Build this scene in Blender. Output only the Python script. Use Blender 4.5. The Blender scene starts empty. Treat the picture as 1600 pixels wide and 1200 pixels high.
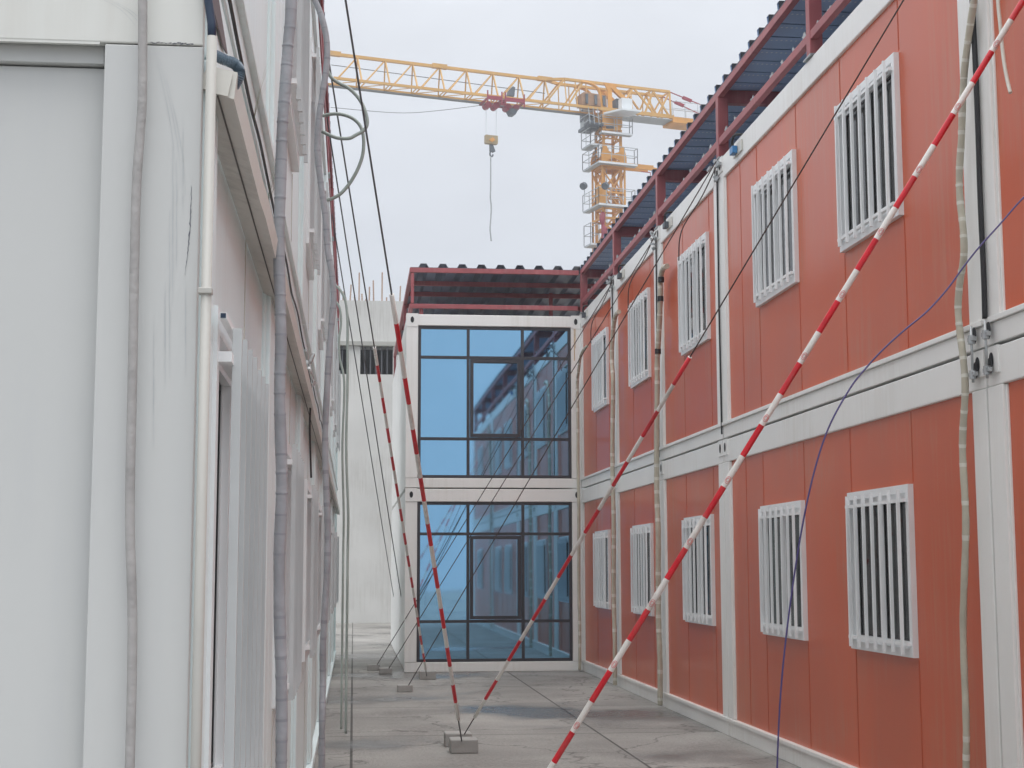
import bpy, bmesh, math, random
from mathutils import Vector, Matrix
R = math.radians
S = bpy.context.scene
COL = S.collection
random.seed(7)

# ------------------------------------------------------------------ camera
EYE = Vector((0, 0, 1.6))
YAW, PITCH, ROLL, FPX = R(5.9196), R(6.8875), R(-0.1204), 2381.69
fw = Vector((math.sin(YAW)*math.cos(PITCH), math.cos(YAW)*math.cos(PITCH), math.sin(PITCH)))
rt0 = Vector((math.cos(YAW), -math.sin(YAW), 0)); up0 = rt0.cross(fw)
rt = rt0*math.cos(ROLL) + up0*math.sin(ROLL); up = -rt0*math.sin(ROLL) + up0*math.cos(ROLL)
cd = bpy.data.cameras.new("camera"); cam = bpy.data.objects.new("camera", cd); COL.objects.link(cam)
cd.sensor_width = 36; cd.lens = 36*FPX/1600; cd.clip_start = .05; cd.clip_end = 2000
cam.matrix_world = Matrix(((rt.x, up.x, -fw.x, EYE.x), (rt.y, up.y, -fw.y, EYE.y), (rt.z, up.z, -fw.z, EYE.z), (0, 0, 0, 1)))
S.camera = cam

# ------------------------------------------------------------------ world, sun, exposure
SUN_EL, SUN_AZ = R(72), R(165)
w = bpy.data.worlds.new("World"); S.world = w; w.use_nodes = True
nt = w.node_tree; N = nt.nodes; L = nt.links
for n in list(N): N.remove(n)
out = N.new('ShaderNodeOutputWorld'); bg = N.new('ShaderNodeBackground'); bg.inputs[1].default_value = .1
sky = N.new('ShaderNodeTexSky'); sky.sky_type = 'NISHITA'; sky.sun_disc = False
sky.sun_elevation = SUN_EL; sky.sun_rotation = SUN_AZ; sky.dust_density = 3
tc = N.new('ShaderNodeTexCoord')
sep = N.new('ShaderNodeSeparateXYZ'); L.new(tc.outputs['Generated'], sep.inputs[0])
# overcast cloud layer: brighter towards the zenith, soft cloud structure
cr = N.new('ShaderNodeValToRGB'); e = cr.color_ramp.elements
e[0].position = 0; e[0].color = (.64, .695, .765, 1)
e[1].position = .36; e[1].color = (.82, .855, .915, 1)
x = e.new(.12); x.color = (.665, .72, .79, 1)
x = e.new(.22); x.color = (.735, .775, .84, 1)
x = e.new(.7); x.color = (1.75, 1.77, 1.82, 1)
x = e.new(1); x.color = (2.3, 2.3, 2.33, 1)
L.new(sep.outputs[2], cr.inputs[0])
mp = N.new('ShaderNodeMapping'); mp.inputs['Scale'].default_value = (1.2, 1.2, 3.2); L.new(tc.outputs['Generated'], mp.inputs[0])
nz = N.new('ShaderNodeTexNoise'); nz.inputs['Scale'].default_value = 3.1; nz.inputs['Detail'].default_value = 5; nz.inputs['Roughness'].default_value = .5
L.new(mp.outputs[0], nz.inputs[0])
mr = N.new('ShaderNodeMapRange'); mr.inputs[1].default_value = .3; mr.inputs[2].default_value = .7; mr.inputs[3].default_value = 9.1; mr.inputs[4].default_value = 10.9
L.new(nz.outputs[0], mr.inputs[0])
vm = N.new('ShaderNodeVectorMath'); vm.operation = 'SCALE'; L.new(cr.outputs[0], vm.inputs[0]); L.new(mr.outputs[0], vm.inputs['Scale'])
mx = N.new('ShaderNodeMix'); mx.data_type = 'RGBA'; mx.inputs[0].default_value = .96
L.new(sky.outputs[0], mx.inputs[6]); L.new(vm.outputs[0], mx.inputs[7]); L.new(mx.outputs[2], bg.inputs[0]); L.new(bg.outputs[0], out.inputs[0])
sd = bpy.data.lights.new("sun", 'SUN'); sd.energy = 1.0; sd.angle = R(40); sd.color = (1, .97, .93)
so = bpy.data.objects.new("sun", sd); COL.objects.link(so)
sv = Vector((math.sin(SUN_AZ)*math.cos(SUN_EL), math.cos(SUN_AZ)*math.cos(SUN_EL), math.sin(SUN_EL)))
so.rotation_euler = sv.to_track_quat('Z', 'Y').to_euler()
S.view_settings.view_transform = 'Standard'; S.view_settings.look = 'None'
S.view_settings.exposure = .08; S.view_settings.gamma = 1

# ------------------------------------------------------------------ helpers
def ray(px, py): return rt*(px-800) - up*(py-600) + fw*FPX
def at_x(px, py, X): d = ray(px, py); return EYE + d*(X/d.x)
def at_y(px, py, Y): d = ray(px, py); return EYE + d*(Y/d.y)

def mat(name, base, rough=.5, metal=0, var=.12, vscale=3, streak=0, bump=0, bscale=8, spec=.5, stretch=(1, 1, 1), coat=0, dirt=None, dirtamt=0):
    m = bpy.data.materials.new(name); m.use_nodes = True
    t = m.node_tree; n = t.nodes; l = t.links; p = n['Principled BSDF']
    p.inputs['Roughness'].default_value = rough; p.inputs['Metallic'].default_value = metal
    p.inputs['Specular IOR Level'].default_value = spec; p.inputs['Coat Weight'].default_value = coat; p.inputs['Coat Roughness'].default_value = .12
    c = n.new('ShaderNodeNewGeometry')
    mpn = n.new('ShaderNodeMapping'); mpn.inputs['Scale'].default_value = stretch; l.new(c.outputs['Position'], mpn.inputs[0])
    a = n.new('ShaderNodeTexNoise'); a.inputs['Scale'].default_value = vscale; a.inputs['Detail'].default_value = 6; l.new(mpn.outputs[0], a.inputs[0])
    r = n.new('ShaderNodeMapRange'); r.inputs[1].default_value = .3; r.inputs[2].default_value = .7; r.inputs[3].default_value = 1-var; r.inputs[4].default_value = 1+var*.6
    l.new(a.outputs[0], r.inputs[0])
    s = n.new('ShaderNodeVectorMath'); s.operation = 'SCALE'; s.inputs[0].default_value = base; l.new(r.outputs[0], s.inputs['Scale'])
    last = s.outputs[0]
    if dirt:
        mp2 = n.new('ShaderNodeMapping'); mp2.inputs['Scale'].default_value = (9, 9, .45); l.new(c.outputs['Position'], mp2.inputs[0])
        b = n.new('ShaderNodeTexNoise'); b.inputs['Scale'].default_value = 2.2; b.inputs['Detail'].default_value = 7; b.inputs['Roughness'].default_value = .65; l.new(mp2.outputs[0], b.inputs[0])
        b2 = n.new('ShaderNodeTexNoise'); b2.inputs['Scale'].default_value = .9; b2.inputs['Detail'].default_value = 3; l.new(c.outputs['Position'], b2.inputs[0])
        q = n.new('ShaderNodeMath'); q.operation = 'MULTIPLY'; l.new(b.outputs[0], q.inputs[0]); l.new(b2.outputs[0], q.inputs[1])
        r2 = n.new('ShaderNodeMapRange'); r2.inputs[1].default_value = .25; r2.inputs[2].default_value = .42; r2.inputs[3].default_value = 0; r2.inputs[4].default_value = dirtamt
        l.new(q.outputs[0], r2.inputs[0])
        mm = n.new('ShaderNodeMix'); mm.data_type = 'RGBA'; mm.inputs[7].default_value = (*dirt, 1); l.new(r2.outputs[0], mm.inputs[0]); l.new(last, mm.inputs[6]); last = mm.outputs[2]
    l.new(last, p.inputs['Base Color'])
    rr = n.new('ShaderNodeMapRange'); rr.inputs[3].default_value = max(.01, rough*.8); rr.inputs[4].default_value = rough*1.2; l.new(a.outputs[0], rr.inputs[0]); l.new(rr.outputs[0], p.inputs['Roughness'])
    if bump:
        a2 = n.new('ShaderNodeTexNoise'); a2.inputs['Scale'].default_value = bscale; a2.inputs['Detail'].default_value = (0 if bscale < 4 else 3); l.new(mpn.outputs[0], a2.inputs[0])
        bb = n.new('ShaderNodeBump'); bb.inputs['Strength'].default_value = bump; bb.inputs['Distance'].default_value = .02; l.new(a2.outputs[0], bb.inputs['Height']); l.new(bb.outputs[0], p.inputs['Normal'])
    return m

def banded(name, c1, c2, pitch, frac=.5, rough=.5):
    """colour bands along the object's UV-less axis: uses an attribute-free trick, the generated z of a straight part"""
    m = mat(name, c1, rough)
    return m

M = {}
M['orange'] = mat('orange_coated_steel', (.58, .095, .025), .34, var=.10, vscale=.9, bump=.35, bscale=.9, spec=.45, stretch=(1, 1.3, .4), coat=.22, dirt=(.50, .18, .10), dirtamt=.6)
M['white'] = mat('white_coated_steel', (.85, .85, .83), .38, var=.03, vscale=2, bump=.05, bscale=2, dirt=(.60, .57, .50), dirtamt=.3)
M['wall_white'] = mat('white_sandwich_panel', (.78, .89, .90), .36, var=.03, vscale=1.2, bump=.06, bscale=1.5, stretch=(1, 1, .4), dirt=(.62, .62, .6), dirtamt=.25)
M['end_white'] = mat('grey_white_weathered_steel', (.58, .592, .585), .40, var=.05, vscale=1.1, bump=.06, bscale=2, stretch=(1, 1, .35), dirt=(.50, .52, .54), dirtamt=.3)
M['end_beam'] = mat('warm_white_steel', (.68, .69, .66), .4, var=.05, vscale=1.5, dirt=(.55, .53, .48), dirtamt=.3)
M['roofgrey'] = mat('pale_galvanised_roof', (.60, .65, .72), .5, var=.1, dirt=(.4, .4, .4), dirtamt=.3)
M['grimy'] = mat('grimy_white_steel', (.55, .52, .47), .5, var=.15, vscale=3, dirt=(.25, .23, .2), dirtamt=.5)
M['seam'] = mat('sealant', (.10, .09, .085), .7)
M['oseam'] = mat('panel_joint', (.52, .10, .04), .5)
M['red'] = mat('red_oxide_steel', (.36, .095, .105), .5, var=.18, vscale=4, dirt=(.48, .26, .25), dirtamt=.35)
M['black'] = mat('black_rubber', (.018, .019, .022), .5)
M['dark'] = mat('dark_room', (.03, .032, .036), .9)
M['room'] = mat('grey_room_wall', (.42, .43, .45), .9)
M['frame_black'] = mat('dark_anodised_aluminium', (.045, .045, .055), .4, var=.1)
M['blueglass'] = mat('blue_mirror_glass', (.27, .51, .73), .03, metal=1, var=.03, vscale=1, bump=.04, bscale=1.1)
M['alu'] = mat('white_aluminium', (.80, .82, .83), .35, var=.04)
M['bar'] = mat('grey_white_bar_paint', (.84, .86, .87), .4, var=.06)
M['bar_grey'] = mat('dull_grey_bar_paint', (.58, .61, .62), .45, var=.08)
M['galv'] = mat('galvanised_steel', (.42, .44, .45), .42, metal=.6, var=.2, vscale=12)
M['curtain'] = mat('pale_curtain', (.66, .66, .72), .9, var=.05)
M['hose_wrap'] = mat('grey_wrapped_hose', (.36, .37, .40), .62, var=.16, vscale=9, bump=.3, bscale=30)
M['hose_beige'] = mat('beige_wrapped_hose', (.50, .47, .38), .65, var=.14, vscale=9, bump=.3, bscale=30)
M['hose_tape'] = mat('pale_tape', (.66, .65, .58), .5, var=.1, vscale=20)
M['hose_green'] = mat('pale_green_grey_hose', (.36, .42, .39), .45, var=.12, vscale=9)
M['hose_blue'] = mat('blue_grey_corrugated_plastic', (.12, .17, .22), .35, var=.1)
M['navy'] = mat('dark_navy_plastic', (.02, .04, .08), .4)
M['hose_tape2'] = mat('grey_tape_edge', (.30, .31, .34), .55, var=.1, vscale=20)
M['cream'] = mat('cream_pvc', (.68, .67, .62), .4, var=.05, dirt=(.5, .46, .38), dirtamt=.3)
M['pipe'] = mat('aged_cream_pipe', (.47, .465, .435), .45, var=.06, dirt=(.38, .35, .3), dirtamt=.4)
M['under'] = mat('cream_grey_pvc', (.60, .58, .54), .55, var=.1, dirt=(.3, .29, .27), dirtamt=.5)
M['yellow'] = mat('crane_yellow_paint', (.66, .38, .11), .45, var=.12, vscale=1.2, dirt=(.45, .30, .14), dirtamt=.45)
M['crane_orange'] = mat('crane_orange_paint', (.68, .32, .06), .45, var=.15, vscale=1.5)
M['crane_grey'] = mat('crane_deck_grey', (.42, .46, .48), .5, var=.1)
M['crane_white'] = mat('crane_cabinet_white', (.72, .76, .78), .45, var=.06)
M['crane_red'] = mat('crane_red_paint', (.30, .025, .05), .5, var=.12)
M['crane_dark'] = mat('crane_dark_steel', (.09, .11, .13), .5, var=.12)
M['walk'] = mat('jib_walkway_grey', (.20, .215, .22), .6, var=.15)
M['wood'] = mat('tan_counterweight', (.38, .29, .16), .6)
M['cable_grey'] = mat('steel_rope', (.11, .115, .125), .5)
M['wire_dark'] = mat('rusty_wire_rope', (.06, .035, .03), .6)
M['purple'] = mat('violet_blue_cable', (.07, .06, .20), .45)
M['plug_blue'] = mat('blue_socket', (.04, .22, .50), .35)
M['sleeve_w'] = mat('white_reflective_sleeve', (.80, .79, .76), .35, var=.05, dirt=(.42, .39, .36), dirtamt=.7)
M['sleeve_r'] = mat('red_reflective_sleeve', (.66, .015, .03), .3, var=.16, vscale=14, dirt=(.42, .10, .09), dirtamt=.6)
M['concrete'] = mat('concrete', (.36, .355, .34), .85, var=.2, vscale=.8, bump=.3, bscale=12, dirt=(.2, .19, .18), dirtamt=.4)
M['render_white'] = mat('rendered_concrete', (.60, .60, .58), .8, var=.10, vscale=.6, bump=.2, bscale=5, dirt=(.42, .41, .38), dirtamt=.5)
M['rebar'] = mat('rusty_rebar', (.42, .30, .24), .7)
M['leaf'] = mat('weed_green', (.09, .15, .05), .6, var=.3)
M['dry'] = mat('weed_dry', (.30, .30, .18), .7, var=.3)

# perforated-looking roof deck underside, lightened to offset its shade, with pale dimples along every trough
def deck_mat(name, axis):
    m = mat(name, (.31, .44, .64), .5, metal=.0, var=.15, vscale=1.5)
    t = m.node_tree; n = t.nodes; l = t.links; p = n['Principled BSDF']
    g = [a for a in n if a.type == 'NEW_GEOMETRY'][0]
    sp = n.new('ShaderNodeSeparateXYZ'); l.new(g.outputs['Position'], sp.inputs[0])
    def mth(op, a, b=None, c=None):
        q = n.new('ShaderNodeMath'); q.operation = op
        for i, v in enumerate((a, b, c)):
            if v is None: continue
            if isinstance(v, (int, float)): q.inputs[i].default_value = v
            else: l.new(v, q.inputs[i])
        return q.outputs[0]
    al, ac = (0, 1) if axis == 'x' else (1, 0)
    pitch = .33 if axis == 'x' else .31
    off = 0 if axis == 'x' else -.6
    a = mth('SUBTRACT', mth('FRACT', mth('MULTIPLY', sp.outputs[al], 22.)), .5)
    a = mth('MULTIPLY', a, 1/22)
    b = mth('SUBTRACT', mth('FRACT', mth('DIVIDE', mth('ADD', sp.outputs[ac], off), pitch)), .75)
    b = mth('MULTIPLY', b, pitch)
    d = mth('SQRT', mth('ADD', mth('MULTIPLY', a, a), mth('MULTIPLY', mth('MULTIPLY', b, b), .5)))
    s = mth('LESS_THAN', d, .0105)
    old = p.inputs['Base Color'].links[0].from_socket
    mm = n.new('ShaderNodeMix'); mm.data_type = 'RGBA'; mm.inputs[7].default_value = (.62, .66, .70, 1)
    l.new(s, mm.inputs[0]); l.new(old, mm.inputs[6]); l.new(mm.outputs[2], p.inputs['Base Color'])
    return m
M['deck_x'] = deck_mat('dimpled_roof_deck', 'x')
M['deck_top'] = mat('backlit_dark_roof_sheet', (.045, .05, .062), .5, var=.2, vscale=3)  # top face of the deck, darkened so the rib tips look backlit
M['deck_y'] = mat('grey_blue_roof_deck', (.13, .17, .24), .4, metal=.2, var=.3, vscale=2.5, stretch=(1.5, .5, 1))

def glass_mat():
    m = bpy.data.materials.new('clear_window_glass'); m.use_nodes = True
    n = m.node_tree.nodes; l = m.node_tree.links
    for a in list(n): n.remove(a)
    o = n.new('ShaderNodeOutputMaterial'); g = n.new('ShaderNodeBsdfGlossy'); g.inputs['Roughness'].default_value = .03
    t = n.new('ShaderNodeBsdfTransparent'); t.inputs[0].default_value = (.80, .85, .86, 1)
    f = n.new('ShaderNodeFresnel'); f.inputs[0].default_value = 1.7; s = n.new('ShaderNodeMixShader')
    l.new(f.outputs[0], s.inputs[0]); l.new(t.outputs[0], s.inputs[1]); l.new(g.outputs[0], s.inputs[2]); l.new(s.outputs[0], o.inputs[0])
    return m
M['glass'] = glass_mat()

OFF = {}
def tag(o, label=None, cat=None, group=None, kind=None):
    if label: o['label'] = label
    if cat: o['category'] = cat
    if group: o['group'] = group
    if kind: o['kind'] = kind
    return o
def empty(name, loc, label, cat, group=None):
    o = bpy.data.objects.new(name, None); COL.objects.link(o); o.location = loc; o.empty_display_size = .2
    OFF[o.name] = Vector(loc)
    return tag(o, label, cat, group)

class MB:
    def __init__(s): s.v = []; s.f = []; s.mi = []; s.cur = 0
    def box(s, a, b):
        x0, x1 = sorted((a[0], b[0])); y0, y1 = sorted((a[1], b[1])); z0, z1 = sorted((a[2], b[2])); k = len(s.v)
        s.v += [(x0,y0,z0),(x1,y0,z0),(x1,y1,z0),(x0,y1,z0),(x0,y0,z1),(x1,y0,z1),(x1,y1,z1),(x0,y1,z1)]
        for q in ((0,3,2,1),(4,5,6,7),(0,1,5,4),(1,2,6,5),(2,3,7,6),(3,0,4,7)): s.f.append([k+i for i in q]); s.mi.append(s.cur)
        return s
    def bar(s, p, q, w_, h=None, upv=(0, 0, 1)):
        h = h or w_; p = Vector(p); q = Vector(q); d = (q-p).normalized(); u = Vector(upv)
        if abs(d.dot(u)) > .98: u = Vector((1, 0, 0))
        a = d.cross(u).normalized(); b = a.cross(d).normalized(); k = len(s.v)
        for c in (p, q):
            for i, j in ((-1,-1),(1,-1),(1,1),(-1,1)): s.v.append(tuple(c + a*(i*w_/2) + b*(j*h/2)))
        for f in ((0,1,2,3),(7,6,5,4),(0,4,5,1),(1,5,6,2),(2,6,7,3),(3,7,4,0)): s.f.append([k+i for i in f]); s.mi.append(s.cur)
        return s
    def tube(s, pts, r, n=10, rfun=None, mfun=None):
        pts = [Vector(p) for p in pts]; k = len(s.v); a = None
        for i, p in enumerate(pts):
            d = (pts[min(i+1, len(pts)-1)] - pts[max(i-1, 0)]).normalized()
            if a is None:
                a = d.cross(Vector((0, 0, 1)))
                if a.length < .1: a = d.cross(Vector((1, 0, 0)))
            a = (a - d*a.dot(d)).normalized(); b = d.cross(a)
            rr = rfun(i) if rfun else r
            for j in range(n):
                t = 2*math.pi*j/n; s.v.append(tuple(p + a*(math.cos(t)*rr) + b*(math.sin(t)*rr)))
        for i in range(len(pts)-1):
            for j in range(n):
                s.f.append([k+i*n+j, k+i*n+(j+1) % n, k+(i+1)*n+(j+1) % n, k+(i+1)*n+j]); s.mi.append(mfun(i) if mfun else s.cur)
        s.f.append([k+j for j in range(n)][::-1]); s.mi.append(s.cur)
        s.f.append([k+(len(pts)-1)*n+j for j in range(n)]); s.mi.append(s.cur)
        return s
    def poly(s, pts, th):
        """flat polygon (list of 3D points) given thickness vector th"""
        k = len(s.v); n = len(pts); th = Vector(th)
        s.v += [tuple(p) for p in pts] + [tuple(Vector(p)+th) for p in pts]
        s.f.append([k+i for i in range(n)][::-1]); s.f.append([k+n+i for i in range(n)]); s.mi += [s.cur]*2
        for i in range(n): s.f.append([k+i, k+(i+1) % n, k+n+(i+1) % n, k+n+i]); s.mi.append(s.cur)
        return s
    def mesh(s, name, mats, off=Vector((0, 0, 0)), smooth=False):
        me = bpy.data.meshes.new(name); me.from_pydata([tuple(Vector(v)-off) for v in s.v], [], s.f)
        for m_ in (mats if isinstance(mats, (list, tuple)) else [mats]): me.materials.append(m_)
        me.polygons.foreach_set('material_index', s.mi)
        bm = bmesh.new(); bm.from_mesh(me); bmesh.ops.recalc_face_normals(bm, faces=bm.faces); bm.to_mesh(me); bm.free()
        if smooth:
            me.polygons.foreach_set('use_smooth', [len(p.vertices) == 4 for p in me.polygons])
        me.update(); return me
    def build(s, name, mats, parent=None, bevel=0, smooth=False, loc=None):
        off = OFF[parent.name] if parent else Vector(loc or (0, 0, 0))
        o = bpy.data.objects.new(name, s.mesh(name, mats, off, smooth)); COL.objects.link(o)
        if parent: o.parent = parent
        else: o.location = off
        OFF[o.name] = off
        if bevel:
            b = o.modifiers.new('bevel', 'BEVEL'); b.width = bevel; b.segments = 2; b.limit_method = 'ANGLE'; b.harden_normals = False
        return o

def smoothpath(pts, k=8):
    pts = [Vector(p) for p in pts]; o = []
    for i in range(len(pts)-1):
        p0 = pts[max(i-1, 0)]; p1 = pts[i]; p2 = pts[i+1]; p3 = pts[min(i+2, len(pts)-1)]
        for j in range(k):
            t = j/k
            o.append(.5*((2*p1) + (p2-p0)*t + (2*p0-5*p1+4*p2-p3)*t*t + (3*p1-p0-3*p2+p3)*t**3))
    o.append(pts[-1]); return o

# ------------------------------------------------------------------ ground and sky-side setting
gm = mat('worn_concrete_slab', (.34, .33, .31), .85, var=.28, vscale=.7, bump=.5, bscale=45, dirt=(.17, .16, .15), dirtamt=.6)
t = gm.node_tree; n_ = t.nodes; l_ = t.links; p_ = n_['Principled BSDF']
geo = [a for a in n_ if a.type == 'NEW_GEOMETRY'][0]
br = n_.new('ShaderNodeTexBrick'); br.offset = 0; br.inputs['Scale'].default_value = 1; br.inputs['Brick Width'].default_value = 2.4; br.inputs['Row Height'].default_value = 3.0; br.inputs['Mortar Size'].default_value = .012
br.inputs['Color1'].default_value = (1, 1, 1, 1); br.inputs['Color2'].default_value = (.86, .86, .86, 1); br.inputs['Mortar'].default_value = (.25, .25, .25, 1)
l_.new(geo.outputs['Position'], br.inputs[0])
vo = n_.new('ShaderNodeTexVoronoi'); vo.feature = 'DISTANCE_TO_EDGE'; vo.inputs['Scale'].default_value = .55
nn = n_.new('ShaderNodeTexNoise'); nn.inputs['Scale'].default_value = 2.5; nn.inputs['Detail'].default_value = 6; l_.new(geo.outputs['Position'], nn.inputs[0])
ad = n_.new('ShaderNodeMix'); ad.data_type = 'RGBA'; ad.blend_type = 'ADD'; ad.inputs[0].default_value = .8; l_.new(geo.outputs['Position'], ad.inputs[6]); l_.new(nn.outputs['Color'], ad.inputs[7]); l_.new(ad.outputs[2], vo.inputs[0])
ck = n_.new('ShaderNodeMapRange'); ck.inputs[1].default_value = 0; ck.inputs[2].default_value = .012; ck.inputs[3].default_value = .45; ck.inputs[4].default_value = 1; l_.new(vo.outputs[0], ck.inputs[0])
fine = n_.new('ShaderNodeTexNoise'); fine.inputs['Scale'].default_value = 38; fine.inputs['Detail'].default_value = 8; fine.inputs['Roughness'].default_value = .75; l_.new(geo.outputs['Position'], fine.inputs[0])
fr_ = n_.new('ShaderNodeMapRange'); fr_.inputs[1].default_value = .3; fr_.inputs[2].default_value = .7; fr_.inputs[3].default_value = .72; fr_.inputs[4].default_value = 1.2; l_.new(fine.outputs[0], fr_.inputs[0])
sc1 = n_.new('ShaderNodeVectorMath'); sc1.operation = 'MULTIPLY'; l_.new(p_.inputs['Base Color'].links[0].from_socket, sc1.inputs[0]); l_.new(br.outputs[0], sc1.inputs[1])
sc2 = n_.new('ShaderNodeVectorMath'); sc2.operation = 'SCALE'; l_.new(sc1.outputs[0], sc2.inputs[0]); l_.new(ck.outputs[0], sc2.inputs['Scale'])
sc3 = n_.new('ShaderNodeVectorMath'); sc3.operation = 'SCALE'; l_.new(sc2.outputs[0], sc3.inputs[0]); l_.new(fr_.outputs[0], sc3.inputs['Scale'])
wet = n_.new('ShaderNodeTexNoise'); wet.inputs['Scale'].default_value = .33; wet.inputs['Detail'].default_value = 4; l_.new(geo.outputs['Position'], wet.inputs[0])
wr = n_.new('ShaderNodeMapRange'); wr.inputs[1].default_value = .53; wr.inputs[2].default_value = .60; wr.inputs[3].default_value = 1; wr.inputs[4].default_value = .5; l_.new(wet.outputs[0], wr.inputs[0])
sc4 = n_.new('ShaderNodeVectorMath'); sc4.operation = 'SCALE'; l_.new(sc3.outputs[0], sc4.inputs[0]); l_.new(wr.outputs[0], sc4.inputs['Scale']); l_.new(sc4.outputs[0], p_.inputs['Base Color'])
ro = n_.new('ShaderNodeMapRange'); ro.inputs[1].default_value = .53; ro.inputs[2].default_value = .62; ro.inputs[3].default_value = .85; ro.inputs[4].default_value = .22; l_.new(wet.outputs[0], ro.inputs[0]); l_.new(ro.outputs[0], p_.inputs['Roughness'])
g = MB().box((-300, -60, -.5), (300, 500, 0)).build('ground', gm); tag(g, kind='structure')

XR, XL = 3.6, -.3      # street-side planes of the two rows of cabins
TOP, FL, MID = 5.65, 2.86, 2.84

def P(side, o, y, z):   # o = metres out from the wall plane into the alley
    return (XR-o, y, z) if side == 'r' else (XL+o, y, z)

# ---- window meshes, cached, local origin at the lower near corner of the frame on the wall plane
WIN = {}
def window_parts(side, w_, h, nb, drop):
    key = (side, w_, h, nb)
    if key in WIN: return WIN[key]
    def lp(o, y, z): return (-o, y, z) if side == 'r' else (o, y, z)
    f = MB()
    fo = .012; fi = -.05; t = .055
    f.box(lp(fi, 0, 0), lp(fo, w_, t)); f.box(lp(fi, 0, h-t), lp(fo, w_, h)); f.box(lp(fi, 0, t), lp(fo, t, h-t)); f.box(lp(fi, w_-t, t), lp(fo, w_, h-t))
    sa = MB(); so_ = -.008; si = -.04; u = .045   # two sliding sashes
    for y0, y1, d in ((t, w_/2+.03, 0), (w_/2-.03, w_-t, -.018)):
        a, b = so_+d, si+d+.012
        sa.box(lp(b, y0, t), lp(a, y1, t+u)); sa.box(lp(b, y0, h-t-u), lp(a, y1, h-t)); sa.box(lp(b, y0, t+u), lp(a, y0+u, h-t-u)); sa.box(lp(b, y1-u, t+u), lp(a, y1, h-t-u))
    gl = MB().box(lp(-.036, t+.02, t+.02), lp(-.040, w_-t-.02, h-t-.02))
    cu = MB(); k = 14; z0 = t+.04 + h*.30
    for i in range(k):
        y0 = t+(w_-2*t)*i/k; y1 = t+(w_-2*t)*(i+1)/k; o_ = -.10-.006*(i % 2)
        cu.box(lp(o_, y0, z0), lp(o_-.006, y1+.004, h-t))
    rm = MB()
    rm.box(lp(-.45, -.05, -.05), lp(-.46, w_+.05, h+.05))
    for a, b in (((0-.01, 0-.01), (0, h+.01)),):
        pass
    rm.box(lp(-.06, -.02, -.01), lp(-.45, -.01, h)); rm.box(lp(-.06, w_+.01, -.01), lp(-.45, w_+.02, h)); rm.box(lp(-.06, -.01, -.02), lp(-.45, w_+.01, -.01)); rm.box(lp(-.06, -.01, h), lp(-.45, w_+.01, h+.01))
    ba = MB().box(lp(.036, -.011, .02-drop), lp(.056, .011, h-.03))
    se = MB(); z_, y_ = t+u, t+u
    for q0, q1 in ((t+u, w_/2-.03), (w_/2+.03, w_-t-u)):
        se.box(lp(-.030, q0, z_), lp(-.034, q0+.012, h-z_)); se.box(lp(-.030, q1-.012, z_), lp(-.034, q1, h-z_)); se.box(lp(-.030, q0+.012, h-z_-.014), lp(-.034, q1-.012, h-z_)); se.box(lp(-.030, q0+.012, z_), lp(-.034, q1-.012, z_+.012))
    rail = MB()
    rail.box(lp(.012, .03, 0), lp(.040, w_-.03, .022))
    res = dict(frame=f.mesh('window_frame', M['alu']), sash=sa.mesh('sash', M['alu']), pane=gl.mesh('pane', M['glass']), curtain=cu.mesh('curtain', M['curtain']),
               recess=rm.mesh('recess', M['room']), bar=ba.mesh('security_bar', M['bar' if side == 'r' else 'bar_grey']), rail=rail.mesh('bar_rail', M['bar']), seal=se.mesh('seal', M['black']))
    WIN[key] = res; return res
def add_window(cab, side, y, z, w_=1.24, h=1.12, nb=7, drop=0):
    ms = window_parts(side, w_, h, nb, drop)
    base = Vector(P(side, 0, y, z)) - OFF[cab.name]
    o = bpy.data.objects.new('window', ms['frame']); COL.objects.link(o); o.parent = cab; o.location = base
    for nm in ('sash', 'pane', 'curtain', 'recess', 'rail', 'rail', 'seal'):
        c = bpy.data.objects.new({'rail': 'bar_rail', 'recess': 'window_recess'}.get(nm, nm), ms[nm]); COL.objects.link(c); c.parent = o
        if nm == 'rail': rn_ = sum(1 for q in o.children if q.name.startswith('bar_rail')); c.location = (0, 0, h-.115 if rn_ % 2 else .075)
    for i in range(nb):
        c = bpy.data.objects.new('security_bar', ms['bar']); COL.objects.link(c); c.parent = o; c.location = (0, .10+(w_-.20)*i/(nb-1), random.uniform(-.006, .006))

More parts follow.
